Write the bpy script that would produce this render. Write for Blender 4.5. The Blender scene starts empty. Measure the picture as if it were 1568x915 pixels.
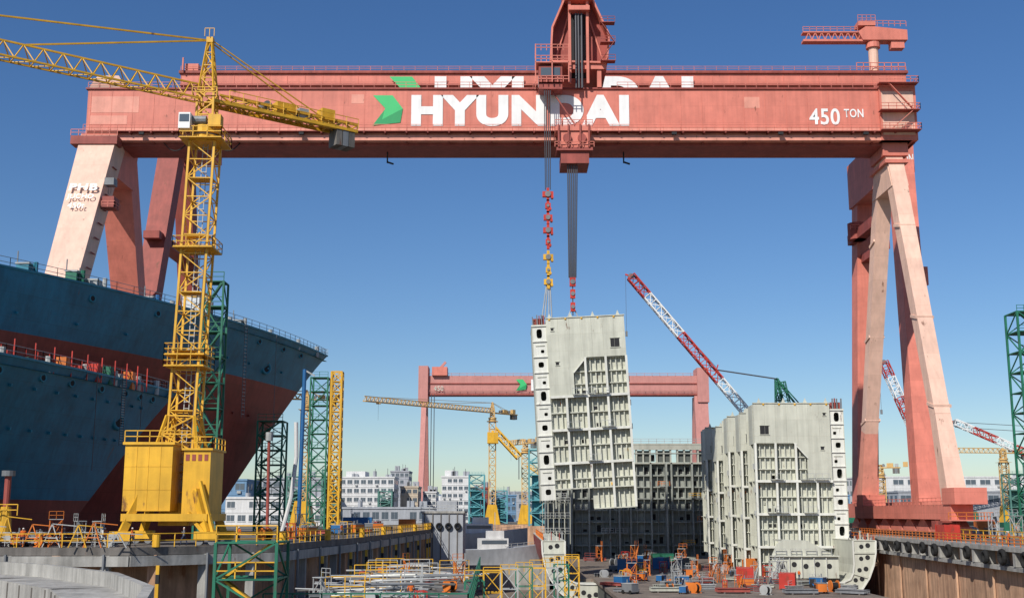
import bpy, math, random
from mathutils import Vector, Matrix
from mathutils.geometry import tessellate_polygon
random.seed(7)
R=random.random
sc=bpy.context.scene
V=Vector

# ---------------------------------------------------------------- materials
def mat(name,col,rough=.55,var=.25,streak=.3,rust=0.0,panel=None,metal=0.0,rustcol=(.13,.05,.025),scale=1.0,bump=.0,spec=.4,mort=.72):
    m=bpy.data.materials.new(name); m.use_nodes=True
    nt=m.node_tree; N=nt.nodes; L=nt.links
    b=N['Principled BSDF']; b.inputs['Roughness'].default_value=rough; b.inputs['Metallic'].default_value=metal
    b.inputs['Specular IOR Level'].default_value=spec
    tc=N.new('ShaderNodeTexCoord'); 
    def noise(sx,sy,sz,sca,det=4):
        mp=N.new('ShaderNodeMapping'); mp.inputs['Scale'].default_value=(sx,sy,sz); L.new(tc.outputs['Object'],mp.inputs[0])
        n=N.new('ShaderNodeTexNoise'); n.inputs['Scale'].default_value=sca; n.inputs['Detail'].default_value=det
        n.inputs['Roughness'].default_value=.6
        L.new(mp.outputs[0],n.inputs['Vector']); return n.outputs[0]
    def ramp(src,a,bb,c0,c1):
        r=N.new('ShaderNodeValToRGB'); r.color_ramp.elements[0].position=a; r.color_ramp.elements[1].position=bb
        r.color_ramp.elements[0].color=(c0,c0,c0,1); r.color_ramp.elements[1].color=(c1,c1,c1,1)
        L.new(src,r.inputs[0]); return r.outputs[0]
    def mix(bt,f,a,bb):
        x=N.new('ShaderNodeMixRGB'); x.blend_type=bt
        for i,s in ((0,f),(1,a),(2,bb)):
            if isinstance(s,(int,float)): x.inputs[i].default_value=s
            elif isinstance(s,tuple): x.inputs[i].default_value=(*s,1)
            else: L.new(s,x.inputs[i])
        return x.outputs[0]
    out=mix('MULTIPLY',1.0,tuple(col),ramp(noise(1,1,1,.35*scale,5),.3,.7,1-var,1+var*.4))
    if streak>0: out=mix('MULTIPLY',1.0,out,ramp(noise(1,1,.07,1.3*scale,4),.35,.62,1-streak,1.0))
    if panel:
        sp=N.new('ShaderNodeSeparateXYZ'); L.new(tc.outputs['Object'],sp.inputs[0])
        ad=N.new('ShaderNodeMath'); ad.operation='ADD'; L.new(sp.outputs[0],ad.inputs[0]); L.new(sp.outputs[1],ad.inputs[1])
        cb=N.new('ShaderNodeCombineXYZ'); L.new(ad.outputs[0],cb.inputs[0]); L.new(sp.outputs[2],cb.inputs[1])
        br=N.new('ShaderNodeTexBrick'); L.new(cb.outputs[0],br.inputs['Vector'])
        br.inputs['Scale'].default_value=1; br.inputs['Brick Width'].default_value=panel[0]; br.inputs['Row Height'].default_value=panel[1]
        br.inputs['Mortar Size'].default_value=.04; br.inputs['Mortar Smooth'].default_value=.4
        br.inputs['Color1'].default_value=(1,1,1,1); br.inputs['Color2'].default_value=(.9,.9,.9,1); br.inputs['Mortar'].default_value=(mort,mort*.98,mort*.96,1)
        out=mix('MULTIPLY',1.0,out,br.outputs[0])
    if rust>0: out=mix('MIX',ramp(noise(1,1,.35,.9*scale,8),.66-rust*.25,.74-rust*.2,0.0,.85),out,rustcol)
    L.new(out,b.inputs['Base Color'])
    if bump>0:
        bp=N.new('ShaderNodeBump'); bp.inputs['Strength'].default_value=bump; bp.inputs['Distance'].default_value=.2
        L.new(noise(1,1,1,.8*scale,4),bp.inputs['Height']); L.new(bp.outputs[0],b.inputs['Normal'])
    return m
M={}
def dm(k,*a,**kw): M[k]=mat(k,*a,**kw)
dm('gantry_red',(.69,.215,.155),.6,.16,.12,.05,panel=(9,3.3),mort=.84)
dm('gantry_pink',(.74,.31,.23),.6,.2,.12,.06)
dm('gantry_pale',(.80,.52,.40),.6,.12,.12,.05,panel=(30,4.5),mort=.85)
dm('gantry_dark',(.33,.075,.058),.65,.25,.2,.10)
dm('gantry_haze',(.52,.23,.20),.7,.1,.1)  # gantry red lightened, distance haze painted into the colour
dm('white_paint',(.82,.82,.80),.6,.1,.08)
dm('logo_light',(.05,.50,.16),.5,.08,.05); dm('logo_dark',(.02,.30,.10),.5,.08,.05)
dm('crane_yellow',(.76,.42,.03),.5,.22,.18,.10)
dm('crane_yellow_haze',(.60,.38,.14),.6,.1,.1)  # crane yellow dulled by haze painted into the colour
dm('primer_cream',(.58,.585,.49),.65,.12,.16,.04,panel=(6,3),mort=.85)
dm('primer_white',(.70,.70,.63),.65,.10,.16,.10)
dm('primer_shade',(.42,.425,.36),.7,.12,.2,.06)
dm('primer_grey_shaded',(.34,.36,.32),.7,.2,.3,.08,panel=(5,2.9))  # primer greyed and darkened, the bulkhead's shadow put into its colour
dm('recess_dark',(.10,.11,.10),.8,.2,.2)  # near-black sheet colour, paints the shade inside recesses and open cells
dm('hull_teal',(.014,.185,.30),.40,.3,.18,0.01,panel=(11,2.8),mort=.8)
dm('hull_teal_light',(.03,.22,.31),.5,.2,.1)
dm('hull_red',(.30,.05,.035),.5,.25,.2,0,panel=(11,2.8))
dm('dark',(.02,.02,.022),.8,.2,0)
dm('rubber',(.012,.012,.012),.85,.2,0)
dm('steel_grey',(.20,.21,.22),.5,.2,.2,.1)
dm('rope',(.08,.08,.09),.5,.1,0,metal=.3)
dm('galv',(.42,.43,.42),.45,.3,.1,.08)
dm('green_steel',(.02,.17,.10),.6,.3,.2,.15)
dm('green_haze',(.10,.24,.20),.7,.2,.2)  # steel green lifted to paint in the haze of distance
dm('teal_haze',(.10,.34,.38),.7,.2,.1)  # pale teal with distance haze mixed into the paint
dm('blue_paint',(.02,.13,.33),.5,.2,.2,.05)
dm('red_paint',(.54,.04,.025),.5,.25,.2,.08)
dm('orange_paint',(.70,.19,.03),.5,.25,.2,.08)
dm('concrete',(.40,.39,.36),.85,.3,.35,.05,bump=.3)
dm('concrete_dark',(.18,.165,.15),.9,.3,.4,.1,bump=.3)
dm('wall_rust',(.66,.40,.25),.9,.3,.42,.22,panel=(5,20),bump=.3,rustcol=(.25,.10,.045))
dm('ground',(.17,.155,.13),.9,.35,0,.12,bump=.3)
dm('dock_floor',(.19,.155,.125),.9,.45,0,.25,scale=.8,bump=.3)
dm('bldg_white',(.66,.66,.65),.8,.1,.15); dm('bldg_grey',(.36,.38,.41),.8,.15,.15); dm('bldg_blue',(.14,.26,.40),.7,.1,.15); dm('bldg_beige',(.52,.44,.34),.8,.1,.15)
dm('glass',(.09,.115,.14),.15,.1,0,spec=.6)
dm('hill',(.22,.29,.36),1,.2,0,scale=.02); dm('water',(.02,.05,.06),.08,.1,0,bump=.3)  # the hills' blue-grey is haze put into their colour
dm('skin',(.45,.27,.19),.6,.05,0); dm('cloth_navy',(.03,.04,.08),.9,.2,0); dm('cloth_orange',(.60,.13,.02),.9,.2,0); dm('cloth_grey',(.16,.17,.19),.9,.2,0)

# ---------------------------------------------------------------- mesh builder
class MB:
    def __init__(s): s.v=[]; s.f=[]; s.m=[]; s.mats=[]
    def mi(s,m):
        if m not in s.mats: s.mats.append(m)
        return s.mats.index(m)
    def add(s,vs,fs,m):
        o=len(s.v); s.v+= [tuple(x) for x in vs]; k=s.mi(m)
        for f in fs: s.f.append(tuple(i+o for i in f)); s.m.append(k)
    def box(s,x0,x1,y0,y1,z0,z1,m,rz=0,c=None):
        vs=[V((x,y,z)) for z in (z0,z1) for y in (y0,y1) for x in (x0,x1)]
        if rz:
            c=V(c) if c else V(((x0+x1)/2,(y0+y1)/2,0)); Rm=Matrix.Rotation(rz,3,'Z'); c.z=0
            vs=[Rm@(v-c)+c for v in vs]
        s.add(vs,[(0,2,3,1),(4,5,7,6),(0,1,5,4),(2,6,7,3),(0,4,6,2),(1,3,7,5)],m)
    def beam(s,p,q,w,h=None,m=None,side=None,w2=None,h2=None):
        p=V(p);q=V(q); h=h if h is not None else w; w2=w2 or w; h2=h2 or h
        d=(q-p)
        if d.length<1e-6: return
        d.normalize()
        sd=V(side) if side else (V((0,0,1)).cross(d) if abs(d.z)<.99 else V((1,0,0)))
        u=(sd-d*sd.dot(d)).normalized(); v=d.cross(u)
        vs=[]
        for c,a,b in ((p,w,h),(q,w2,h2)):
            vs+=[c+u*a/2*i+v*b/2*j for i,j in ((-1,-1),(1,-1),(1,1),(-1,1))]
        s.add(vs,[(0,3,2,1),(4,5,6,7),(0,1,5,4),(1,2,6,5),(2,3,7,6),(3,0,4,7)],m)
    def cyl(s,p,q,r,m,n=10,r2=None):
        p=V(p);q=V(q); r2=r if r2 is None else r2; d=(q-p).normalized()
        u=(V((0,0,1)).cross(d) if abs(d.z)<.99 else V((1,0,0))).normalized(); v=d.cross(u)
        vs=[]
        for c,rr in ((p,r),(q,r2)):
            vs+=[c+(u*math.cos(2*math.pi*i/n)+v*math.sin(2*math.pi*i/n))*rr for i in range(n)]
        fs=[(i,(i+1)%n,n+(i+1)%n,n+i) for i in range(n)]+[tuple(range(n-1,-1,-1)),tuple(range(n,2*n))]
        s.add(vs,fs,m)
    def prism(s,pts,ext,m):
        pts=[V(p) for p in pts]; e=V(ext); n=len(pts)
        vs=pts+[p+e for p in pts]
        tr=tessellate_polygon([pts])
        fs=[tuple(t) for t in tr]+[tuple(i+n for i in reversed(t)) for t in tr]
        fs+=[(i,(i+1)%n,n+(i+1)%n,n+i) for i in range(n)]
        s.add(vs,fs,m)
    def tire(s,c,axis,r,t,m,n=14,k=8):
        c=V(c); a=V(axis).normalized(); u=V((0,0,1)); v=a.cross(u).normalized(); vs=[];fs=[]
        for i in range(n):
            A=2*math.pi*i/n; rd=u*math.cos(A)+v*math.sin(A)
            for j in range(k):
                B=2*math.pi*j/k; vs.append(c+rd*(r+t*math.cos(B))+a*t*1.2*math.sin(B))
        for i in range(n):
            for j in range(k): fs.append((i*k+j,((i+1)%n)*k+j,((i+1)%n)*k+(j+1)%k,i*k+(j+1)%k))
        s.add(vs,fs,m)
    def cable(s,p,q,sag,r,m,n=10):
        p=V(p);q=V(q);pr=p
        for i in range(1,n+1):
            t=i/n; c=p.lerp(q,t)-V((0,0,sag*4*t*(1-t))); s.beam(pr,c,r,r,m); pr=c
    def lattice(s,p,q,w,h,n,ch,br,m,side=(1,0,0),w2=None,h2=None,bands=None,cross=False,mid=True):
        p=V(p);q=V(q);d=(q-p).normalized();sd=V(side);u=(sd-d*sd.dot(d)).normalized();v=d.cross(u)
        w2=w2 or w;h2=h2 or h
        def cor(t):
            c=p.lerp(q,t);a=w+(w2-w)*t;b=h+(h2-h)*t
            return [c+u*a/2*i+v*b/2*j for i,j in ((-1,-1),(1,-1),(1,1),(-1,1))]
        pr=cor(0)
        for i in range(n):
            nx=cor((i+1)/n); mm=bands[int(i/n*len(bands))] if bands else m
            for k in range(4):
                s.beam(pr[k],nx[k],ch,ch,mm)
                if mid: s.beam(nx[k],nx[(k+1)%4],br,br,mm)
                if cross or (i+k)%2: s.beam(pr[k],nx[(k+1)%4],br,br,mm)
                if cross or not (i+k)%2: s.beam(pr[(k+1)%4],nx[k],br,br,mm)
            pr=nx
    def trijib(s,p,q,w,h,n,ch,br,m):
        p=V(p);q=V(q);d=(q-p).normalized();u=d.cross(V((0,0,1))).normalized()
        def cor(t):
            c=p.lerp(q,t); return [c-u*w/2,c+u*w/2,c+V((0,0,h))]
        pr=cor(0)
        for i in range(n):
            nx=cor((i+1)/n)
            for k in range(3): s.beam(pr[k],nx[k],ch,ch,m)
            md=(pr[2]+nx[2])/2
            for k in (0,1): s.beam(pr[k],md,br,br,m); s.beam(md,nx[k],br,br,m)
            s.beam(nx[0],nx[1],br,br,m); s.beam(pr[0],nx[1],br,br,m)
            pr=nx
    def rail(s,pts,m,h=1.1,sp=2.0,r=.06,mids=1):
        pts=[V(p) for p in pts]
        for a,b in zip(pts,pts[1:]):
            n=max(1,int((b-a).length/sp))
            for i in range(n+1):
                c=a.lerp(b,i/n); s.beam(c,c+V((0,0,h)),r,r,m)
            for k in range(mids+1):
                z=V((0,0,h*(k+1)/(mids+1))); s.beam(a+z,b+z,r,r,m)
    def plate_hole(s,x0,x1,z0,z1,y,th,hw,hh,m,cx=None,cz=None,n=12):
        cx=(x0+x1)/2 if cx is None else cx; cz=(z0+z1)/2 if cz is None else cz
        H=[];O=[]
        for i in range(n):
            A=2*math.pi*(i+.5)/n; c,sn=math.cos(A),math.sin(A)
            e=2/3.2
            H.append((cx+hw*math.copysign(abs(c)**e,c),cz+hh*math.copysign(abs(sn)**e,sn)))
            k=max(abs(c),abs(sn)); ux,uz=c/k,sn/k
            O.append((cx+(x1-cx if ux>0 else cx-x0)*ux,cz+(z1-cz if uz>0 else cz-z0)*uz))
        vs=[V((x,y,z)) for x,z in H]+[V((x,y,z)) for x,z in O]+[V((x,y+th,z)) for x,z in H]
        fs=[]
        for i in range(n):
            j=(i+1)%n; fs+=[(i,j,n+j,n+i),(i,2*n+i,2*n+j,j)]
        s.add(vs,fs,m)
        for X,Z in ((x0,z0),(x1,z0),(x1,z1),(x0,z1)):
            best=sorted(range(n),key=lambda i:(O[i][0]-X)**2+(O[i][1]-Z)**2)[:2]
            s.add([V((X,y,Z)),V((O[best[0]][0],y,O[best[0]][1])),V((O[best[1]][0],y,O[best[1]][1]))],[(0,1,2)],m)
    def obj(s,name,loc=(0,0,0),rot=(0,0,0),smooth=False,parent=None):
        me=bpy.data.meshes.new(name); me.from_pydata(s.v,[],s.f)
        for k in s.mats: me.materials.append(M[k])
        me.polygons.foreach_set('material_index',s.m)
        if smooth: me.polygons.foreach_set('use_smooth',[True]*len(s.f))
        me.update()
        o=bpy.data.objects.new(name,me); sc.collection.objects.link(o); o.location=loc; o.rotation_euler=rot
        if parent: o.parent=parent
        return o
def inst(o,name,loc,rot=(0,0,0),scale=(1,1,1)):
    p=bpy.data.objects.new(name,o.data); sc.collection.objects.link(p); p.location=loc; p.rotation_euler=rot; p.scale=scale; return p

def text(body,x0,x1,z0,z1,yf,m,parent,name,off=.03,flip=False):
    cu=bpy.data.curves.new('t','FONT'); cu.body=body; cu.size=1; cu.extrude=.0; cu.offset=off; cu.space_character=1.06+off
    o=bpy.data.objects.new('t',cu); sc.collection.objects.link(o)
    bpy.context.view_layer.update()
    me=bpy.data.meshes.new_from_object(o.evaluated_get(bpy.context.evaluated_depsgraph_get()))
    bpy.data.objects.remove(o)
    xs=[v.co.x for v in me.vertices]; ys=[v.co.y for v in me.vertices]
    a,b,c,d=min(xs),max(xs),min(ys),max(ys)
    for v in me.vertices:
        x=x0+(v.co.x-a)/(b-a)*(x1-x0); z=z0+(v.co.y-c)/(d-c)*(z1-z0)
        v.co=(x,yf(z) if callable(yf) else yf,z)
    me.materials.clear(); me.materials.append(M[m])
    t=bpy.data.objects.new(name,me); sc.collection.objects.link(t); t.parent=parent
    return t

# ---------------------------------------------------------------- ground / dock
HOLE=[(51.6,15),(78.8,420),(-9,420),(-17,262),(-18,220),(-21.3,150),(-25,120),(-35,110),(-130,110),(-130,15)]
outer=[V((-6000,-800,-4)),V((6000,-800,-4)),V((6000,7000,-4)),V((-6000,7000,-4))]
hole=[V((x,y,-4)) for x,y in HOLE]
tr=tessellate_polygon([outer,hole]); g=MB(); g.add(outer+hole,[tuple(t) for t in tr],'ground'); g.obj('ground')
g=MB(); g.add([(-130,15,-16),(80,15,-16),(80,420,-16),(-130,420,-16)],[(0,1,2,3)],'dock_floor'); g.obj('dock_floor')
g=MB(); n=len(HOLE)
for i in range(n):
    a=HOLE[i];b=HOLE[(i+1)%n]; g.add([(*a,-4),(*b,-4),(*b,-16),(*a,-16)],[(0,1,2,3)],'wall_rust')
g.obj('dock_wall')

# right quay edge
def rx(y): return 60+.067*(y-140)
q=MB()
ys=[20+5*i for i in range(80)]
for a,b in zip(ys,ys[1:]):
    q.prism([(rx(a)-1.2,a,-4.5),(rx(a)+1.5,a,-4.5),(rx(b)+1.5,b,-4.5),(rx(b)-1.2,b,-4.5)],(0,0,.55),'concrete')
    q.box(rx(a)-1.1,rx(a)+1,a-.35,a+.35,-6.2,-4.55,'concrete')
    q.beam((rx(a)-.5,a,-6.5),(rx(b)-.5,b,-6.5),1.0,.5,'concrete')
for i in range(28):
    y=100+7*i+R()*1.5; q.tire((rx(y)-1.5,y,-5.0-R()*.4),(1,0,0),.6+R()*.15,.26,'rubber')
for y in ys[14:60:3]: q.cyl((rx(y)-.3,y,-6.7),(rx(y)-.3,y,-15.9),.16,'wall_rust',6)
q.obj('quay_edge')
q=MB(); q.rail([(rx(80)-.8,80,-3.9),(rx(235)-.8,235,-3.9)],'orange_paint',1.2,2,.1,2); q.obj('orange_railing')
q=MB(); q.rail([(rx(90)+5,90,-3.9),(rx(190)+5,190,-3.9)],'crane_yellow',1.5,3,.1,1); q.obj('yellow_railing')
q=MB()
for dx in (10,14,19.5,23): q.beam((rx(60)+dx,60,-3.9),(rx(400)+dx,400,-3.9),.15,.15,'steel_grey')
q.obj('crane_rail')

# left quay
EDGE=[(-120,104),(-34,106),(-23,116),(-19.3,150),(-16,220),(-15,262)]
q=MB()
pts=[V((x,y,-3.7)) for x,y in EDGE]+[V((-17,262,-3.7)),V((-18,221,-3.7)),V((-34,221,-3.7)),V((-37,130,-3.7)),V((-40,111.5,-3.7)),V((-120,111.5,-3.7))]
q.prism(pts,(0,0,.7),'concrete_dark')
for a,b in zip(EDGE,EDGE[1:]):
    a=V((*a,0));b=V((*b,0)); d=(b-a).normalized(); nrm=V((d.y,-d.x,0)); L=(b-a).length; k=int(L/4.2)
    q.beam(a+V((0,0,-4.2)),b+V((0,0,-4.2)),.5,.9,'concrete')
    q.beam(a-nrm*.2+V((0,0,-9.2)),b-nrm*.2+V((0,0,-9.2)),1.4,.8,'concrete_dark')
    for i in range(k):
        c=a.lerp(b,(i+.5)/k)-nrm*.4
        q.box(c.x-.38,c.x+.38,c.y-.38,c.y+.38,-9,-3.7,'concrete' if i%3 else 'wall_rust')
        if i%2: q.cyl(c+nrm*.75+V((0,0,-3.6)),c+nrm*.75+V((0,0,-15.9)),.13,'steel_grey',6)
        if i%4==0: q.cyl(c+nrm*.4+V((0,0,-3)),c+nrm*.4+V((0,0,-1.9)),.35,'crane_yellow',10)
        if i%3==0: q.beam(c+nrm*1.0+V((0,0,-4.6)),c+nrm*1.0+V((0,0,-8)),.3,.3,'crane_yellow'); q.beam(c+nrm*1.02+V((0,0,-5.4)),c+nrm*1.02+V((0,0,-6.2)),.32,.32,'dark')
q.obj('quay_platform')
q=MB(); q.rail([(x,y,-3) for x,y in EDGE],'crane_yellow',1.2,2,.08,1); q.obj('yellow_railing')
q=MB(); q.rail([(-120,105.5,-3),(-36,107.5,-3)],'galv',1.3,1.6,.06,2); q.obj('galvanised_railing')
C=[(-75,109),(-58,105),(-45,98),(-34,88),(-25,76),(-18.5,62),(-14,45),(-11,25)]
q=MB()
for a,b in zip(C,C[1:]):
    a=V((*a,.6));b=V((*b,.6)); d=(b-a).normalized(); nn=V((-d.y,d.x,0))
    q.prism([a+V((0,0,-7.6)),b+V((0,0,-7.6)),b-nn*4+V((0,0,-7.6)),a-nn*4+V((0,0,-7.6))],(0,0,2.4),'concrete')
    q.prism([a+V((0,0,-5.2)),b+V((0,0,-5.2)),b-nn*.5+V((0,0,-5.2)),a-nn*.5+V((0,0,-5.2))],(0,0,.9),'concrete')
    c=(a+b)/2-nn*2; q.box(c.x-.7,c.x+.7,c.y-.7,c.y+.7,-16,-6.8,'concrete_dark')
    for k in range(int((b-a).length/3)):
        c=a.lerp(b,(k+.5)/int((b-a).length/3)); q.beam(c-nn*4.03+V((0,0,-7.5)),c-nn*4.03+V((0,0,-5.3)),.08,.08,'concrete_dark')
q.obj('concrete_walkway')
w=MB(); w.add([(-118,112,-3.95),(-41,112,-3.95),(-40,205,-3.95),(-70,165,-3.95),(-118,140,-3.95)],[(0,1,2,3,4)],'water'); w.obj('water')

# ---------------------------------------------------------------- ships
def ship(name,tip,ang,Zt,L,B,Lent,Rk,zp,zk=-4.4,fl=.45):
    c=V((-math.sin(ang),-math.cos(ang),0)); nn=V((math.cos(ang),-math.sin(ang),0)); tip=V((*tip,0))
    lv=[zk+(Zt-zk)*i/22 for i in range(23)]
    k=min(range(23),key=lambda i:abs(lv[i]-zp)); lv[k]=zp
    ns=44
    def pt(z,u,sd):
        zt=max(0,min(1,z/Zt)); s0=Rk*(1-z/Zt)**.9 if z<Zt else 0
        s=s0+(L-s0)*u**1.5; x=min(1,(s-s0)/(Lent*(1+.35*(1-zt))))
        b=B*(1-(1-x)**2.0)*(1-fl*(1-zt)**1.3*(1-x)**.6)+.12
        return tip+c*s+nn*b*sd+V((0,0,z))
    m=MB()
    for sd in (1,-1):
        vs=[pt(z,i/ns,sd) for z in lv for i in range(ns+1)]; f1=[];f2=[]
        for a in range(22):
            for i in range(ns):
                q=(a*(ns+1)+i,a*(ns+1)+i+1,(a+1)*(ns+1)+i+1,(a+1)*(ns+1)+i)
                if sd<0: q=q[::-1]
                (f2 if (lv[a]+lv[a+1])/2<zp else f1).append(q)
        o=len(m.v); m.v+=[tuple(v) for v in vs]
        for fl_,mt in ((f1,'hull_teal'),(f2,'hull_red')):
            kk=m.mi(mt)
            for f in fl_: m.f.append(tuple(i+o for i in f)); m.m.append(kk)
    st=[];
    for z in lv: st+=[pt(z,0,1),pt(z,0,-1)]
    m.add(st,[(2*i,2*i+1,2*i+3,2*i+2) for i in range(22) if lv[i]<zp],'hull_red'); m.add(st,[(2*i,2*i+1,2*i+3,2*i+2) for i in range(22) if lv[i]>=zp],'hull_teal')
    dk=[]
    for i in range(ns+1): dk+=[pt(Zt,i/ns,.98)-V((0,0,1)),pt(Zt,i/ns,-.98)-V((0,0,1))]
    m.add(dk,[(2*i,2*i+1,2*i+3,2*i+2) for i in range(ns)],'hull_teal_light')
    m.add([pt(z,1,1) for z in lv]+[pt(z,1,-1) for z in reversed(lv)],[tuple(range(46))],'hull_red')
    h=m.obj(name,smooth=True)
    d=MB()
    for sd in (1,-1):
        pr=None
        for i in range(ns+1):
            p=pt(Zt,i/ns,sd)
            if pr is not None:
                d.beam(pr,p,.25,.25,'hull_teal_light'); d.rail([pr-nn*sd*.3,p-nn*sd*.3],'galv',1.2,2.2,.06,1)
            pr=p
    for s_,z_ in ((.30,Zt-5),):
        p=pt(z_,s_,1); d.tire(p,nn,.9,.25,'hull_teal_light'); d.cyl(p-nn*.3,p+nn*.08,.8,'dark',12)
    for i in (9,13,17,22,27,31,36):
        p=pt(Zt-1.6,i/ns,1)+nn*.05; d.tire(p,nn,.42,.12,'hull_teal_light',12,6); d.cyl(p-nn*.3,p+nn*.06,.36,'dark',10)
    for i in range(10,ns,3):
        for z_ in (Zt*.82,Zt*.55): p=pt(z_,i/ns,1); d.beam(p,p+nn*.35,.2,.3,'hull_teal_light' if z_>zp else 'hull_red')
    for i in (16,25): 
        p=pt(Zt,i/ns,1)+nn*.4; d.beam(p,p-V((0,0,Zt*.7)),.07,.07,'rope')
    p=pt(Zt,20/ns,1)+nn*.3; q=p-V((0,0,Zt*.5))
    for k in (-.3,.3): d.beam(p+c*k,q+c*k,.07,.07,'rope')
    for j in range(26): z=V((0,0,-j*Zt*.5/26)); d.beam(p+c*.3+z,p-c*.3+z,.07,.07,'galv')
    for i in range(6,ns,5):
        p=pt(Zt,i/ns,.9); 
        d.cyl(p-V((0,0,1)),p+V((0,0,.9)),.35,'galv',8)
    d.obj('deck_fittings',parent=h)
    return h,pt
ship2,pt2=ship('container_ship',(-33.6,210),math.radians(30),28,112,17.5,80,26.4,20.8)
ship1,pt1=ship('container_ship',(-46,160),math.radians(22),16.3,52,11,80,17.5,1.5)
d=MB()
for u,m_,sx,hh in ((.70,'galv',2.2,1.8),(.72,'green_steel',1.4,2.4),(.55,'bldg_white',2.4,3.2),(.53,'steel_grey',1.5,2.6),(.45,'galv',1.2,1.5),(.77,'hull_teal_light',1.5,2),(.62,'blue_paint',1.2,1.4)):
    p=pt2(28,u,.86); d.box(p.x-sx/2,p.x+sx/2,p.y-1,p.y+1,27,27.2+hh,m_); d.box(p.x-sx/2-.1,p.x+sx/2+.1,p.y-1.1,p.y+1.1,27.2+hh,27.4+hh,'galv')
    d.cyl(p+V((sx*.8,0,-1)),p+V((sx*.8,0,hh*.8)),.3,m_,8); d.beam(p+V((-sx*.7,0,0)),p+V((-sx*.7,0,hh+1)),.12,.12,'steel_grey')
d.obj('deck_machinery',parent=ship2)
d=MB()
for i in range(12):
    u=.35+.05*i; p=pt1(16.3,min(u,1),.8); m_=['red_paint','orange_paint','galv','green_steel','red_paint'][i%5]; s_=.4+R()*.5
    d.box(p.x-s_,p.x+s_,p.y-s_,p.y+s_,15.3,16.4+R()*1.3,m_); d.beam(p+V((1,0,-1)),p+V((1,0,2.0)),.12,.12,'red_paint')
    d.cyl(p+V((-1.4,0,-.8)),p+V((-1.4,0,.7)),.4,'steel_grey',8)
d.rail([pt1(16.3,.4,.85),pt1(16.3,1,.85)],'red_paint',1.5,2,.08,1)
d.obj('deck_machinery',parent=ship1)

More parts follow.
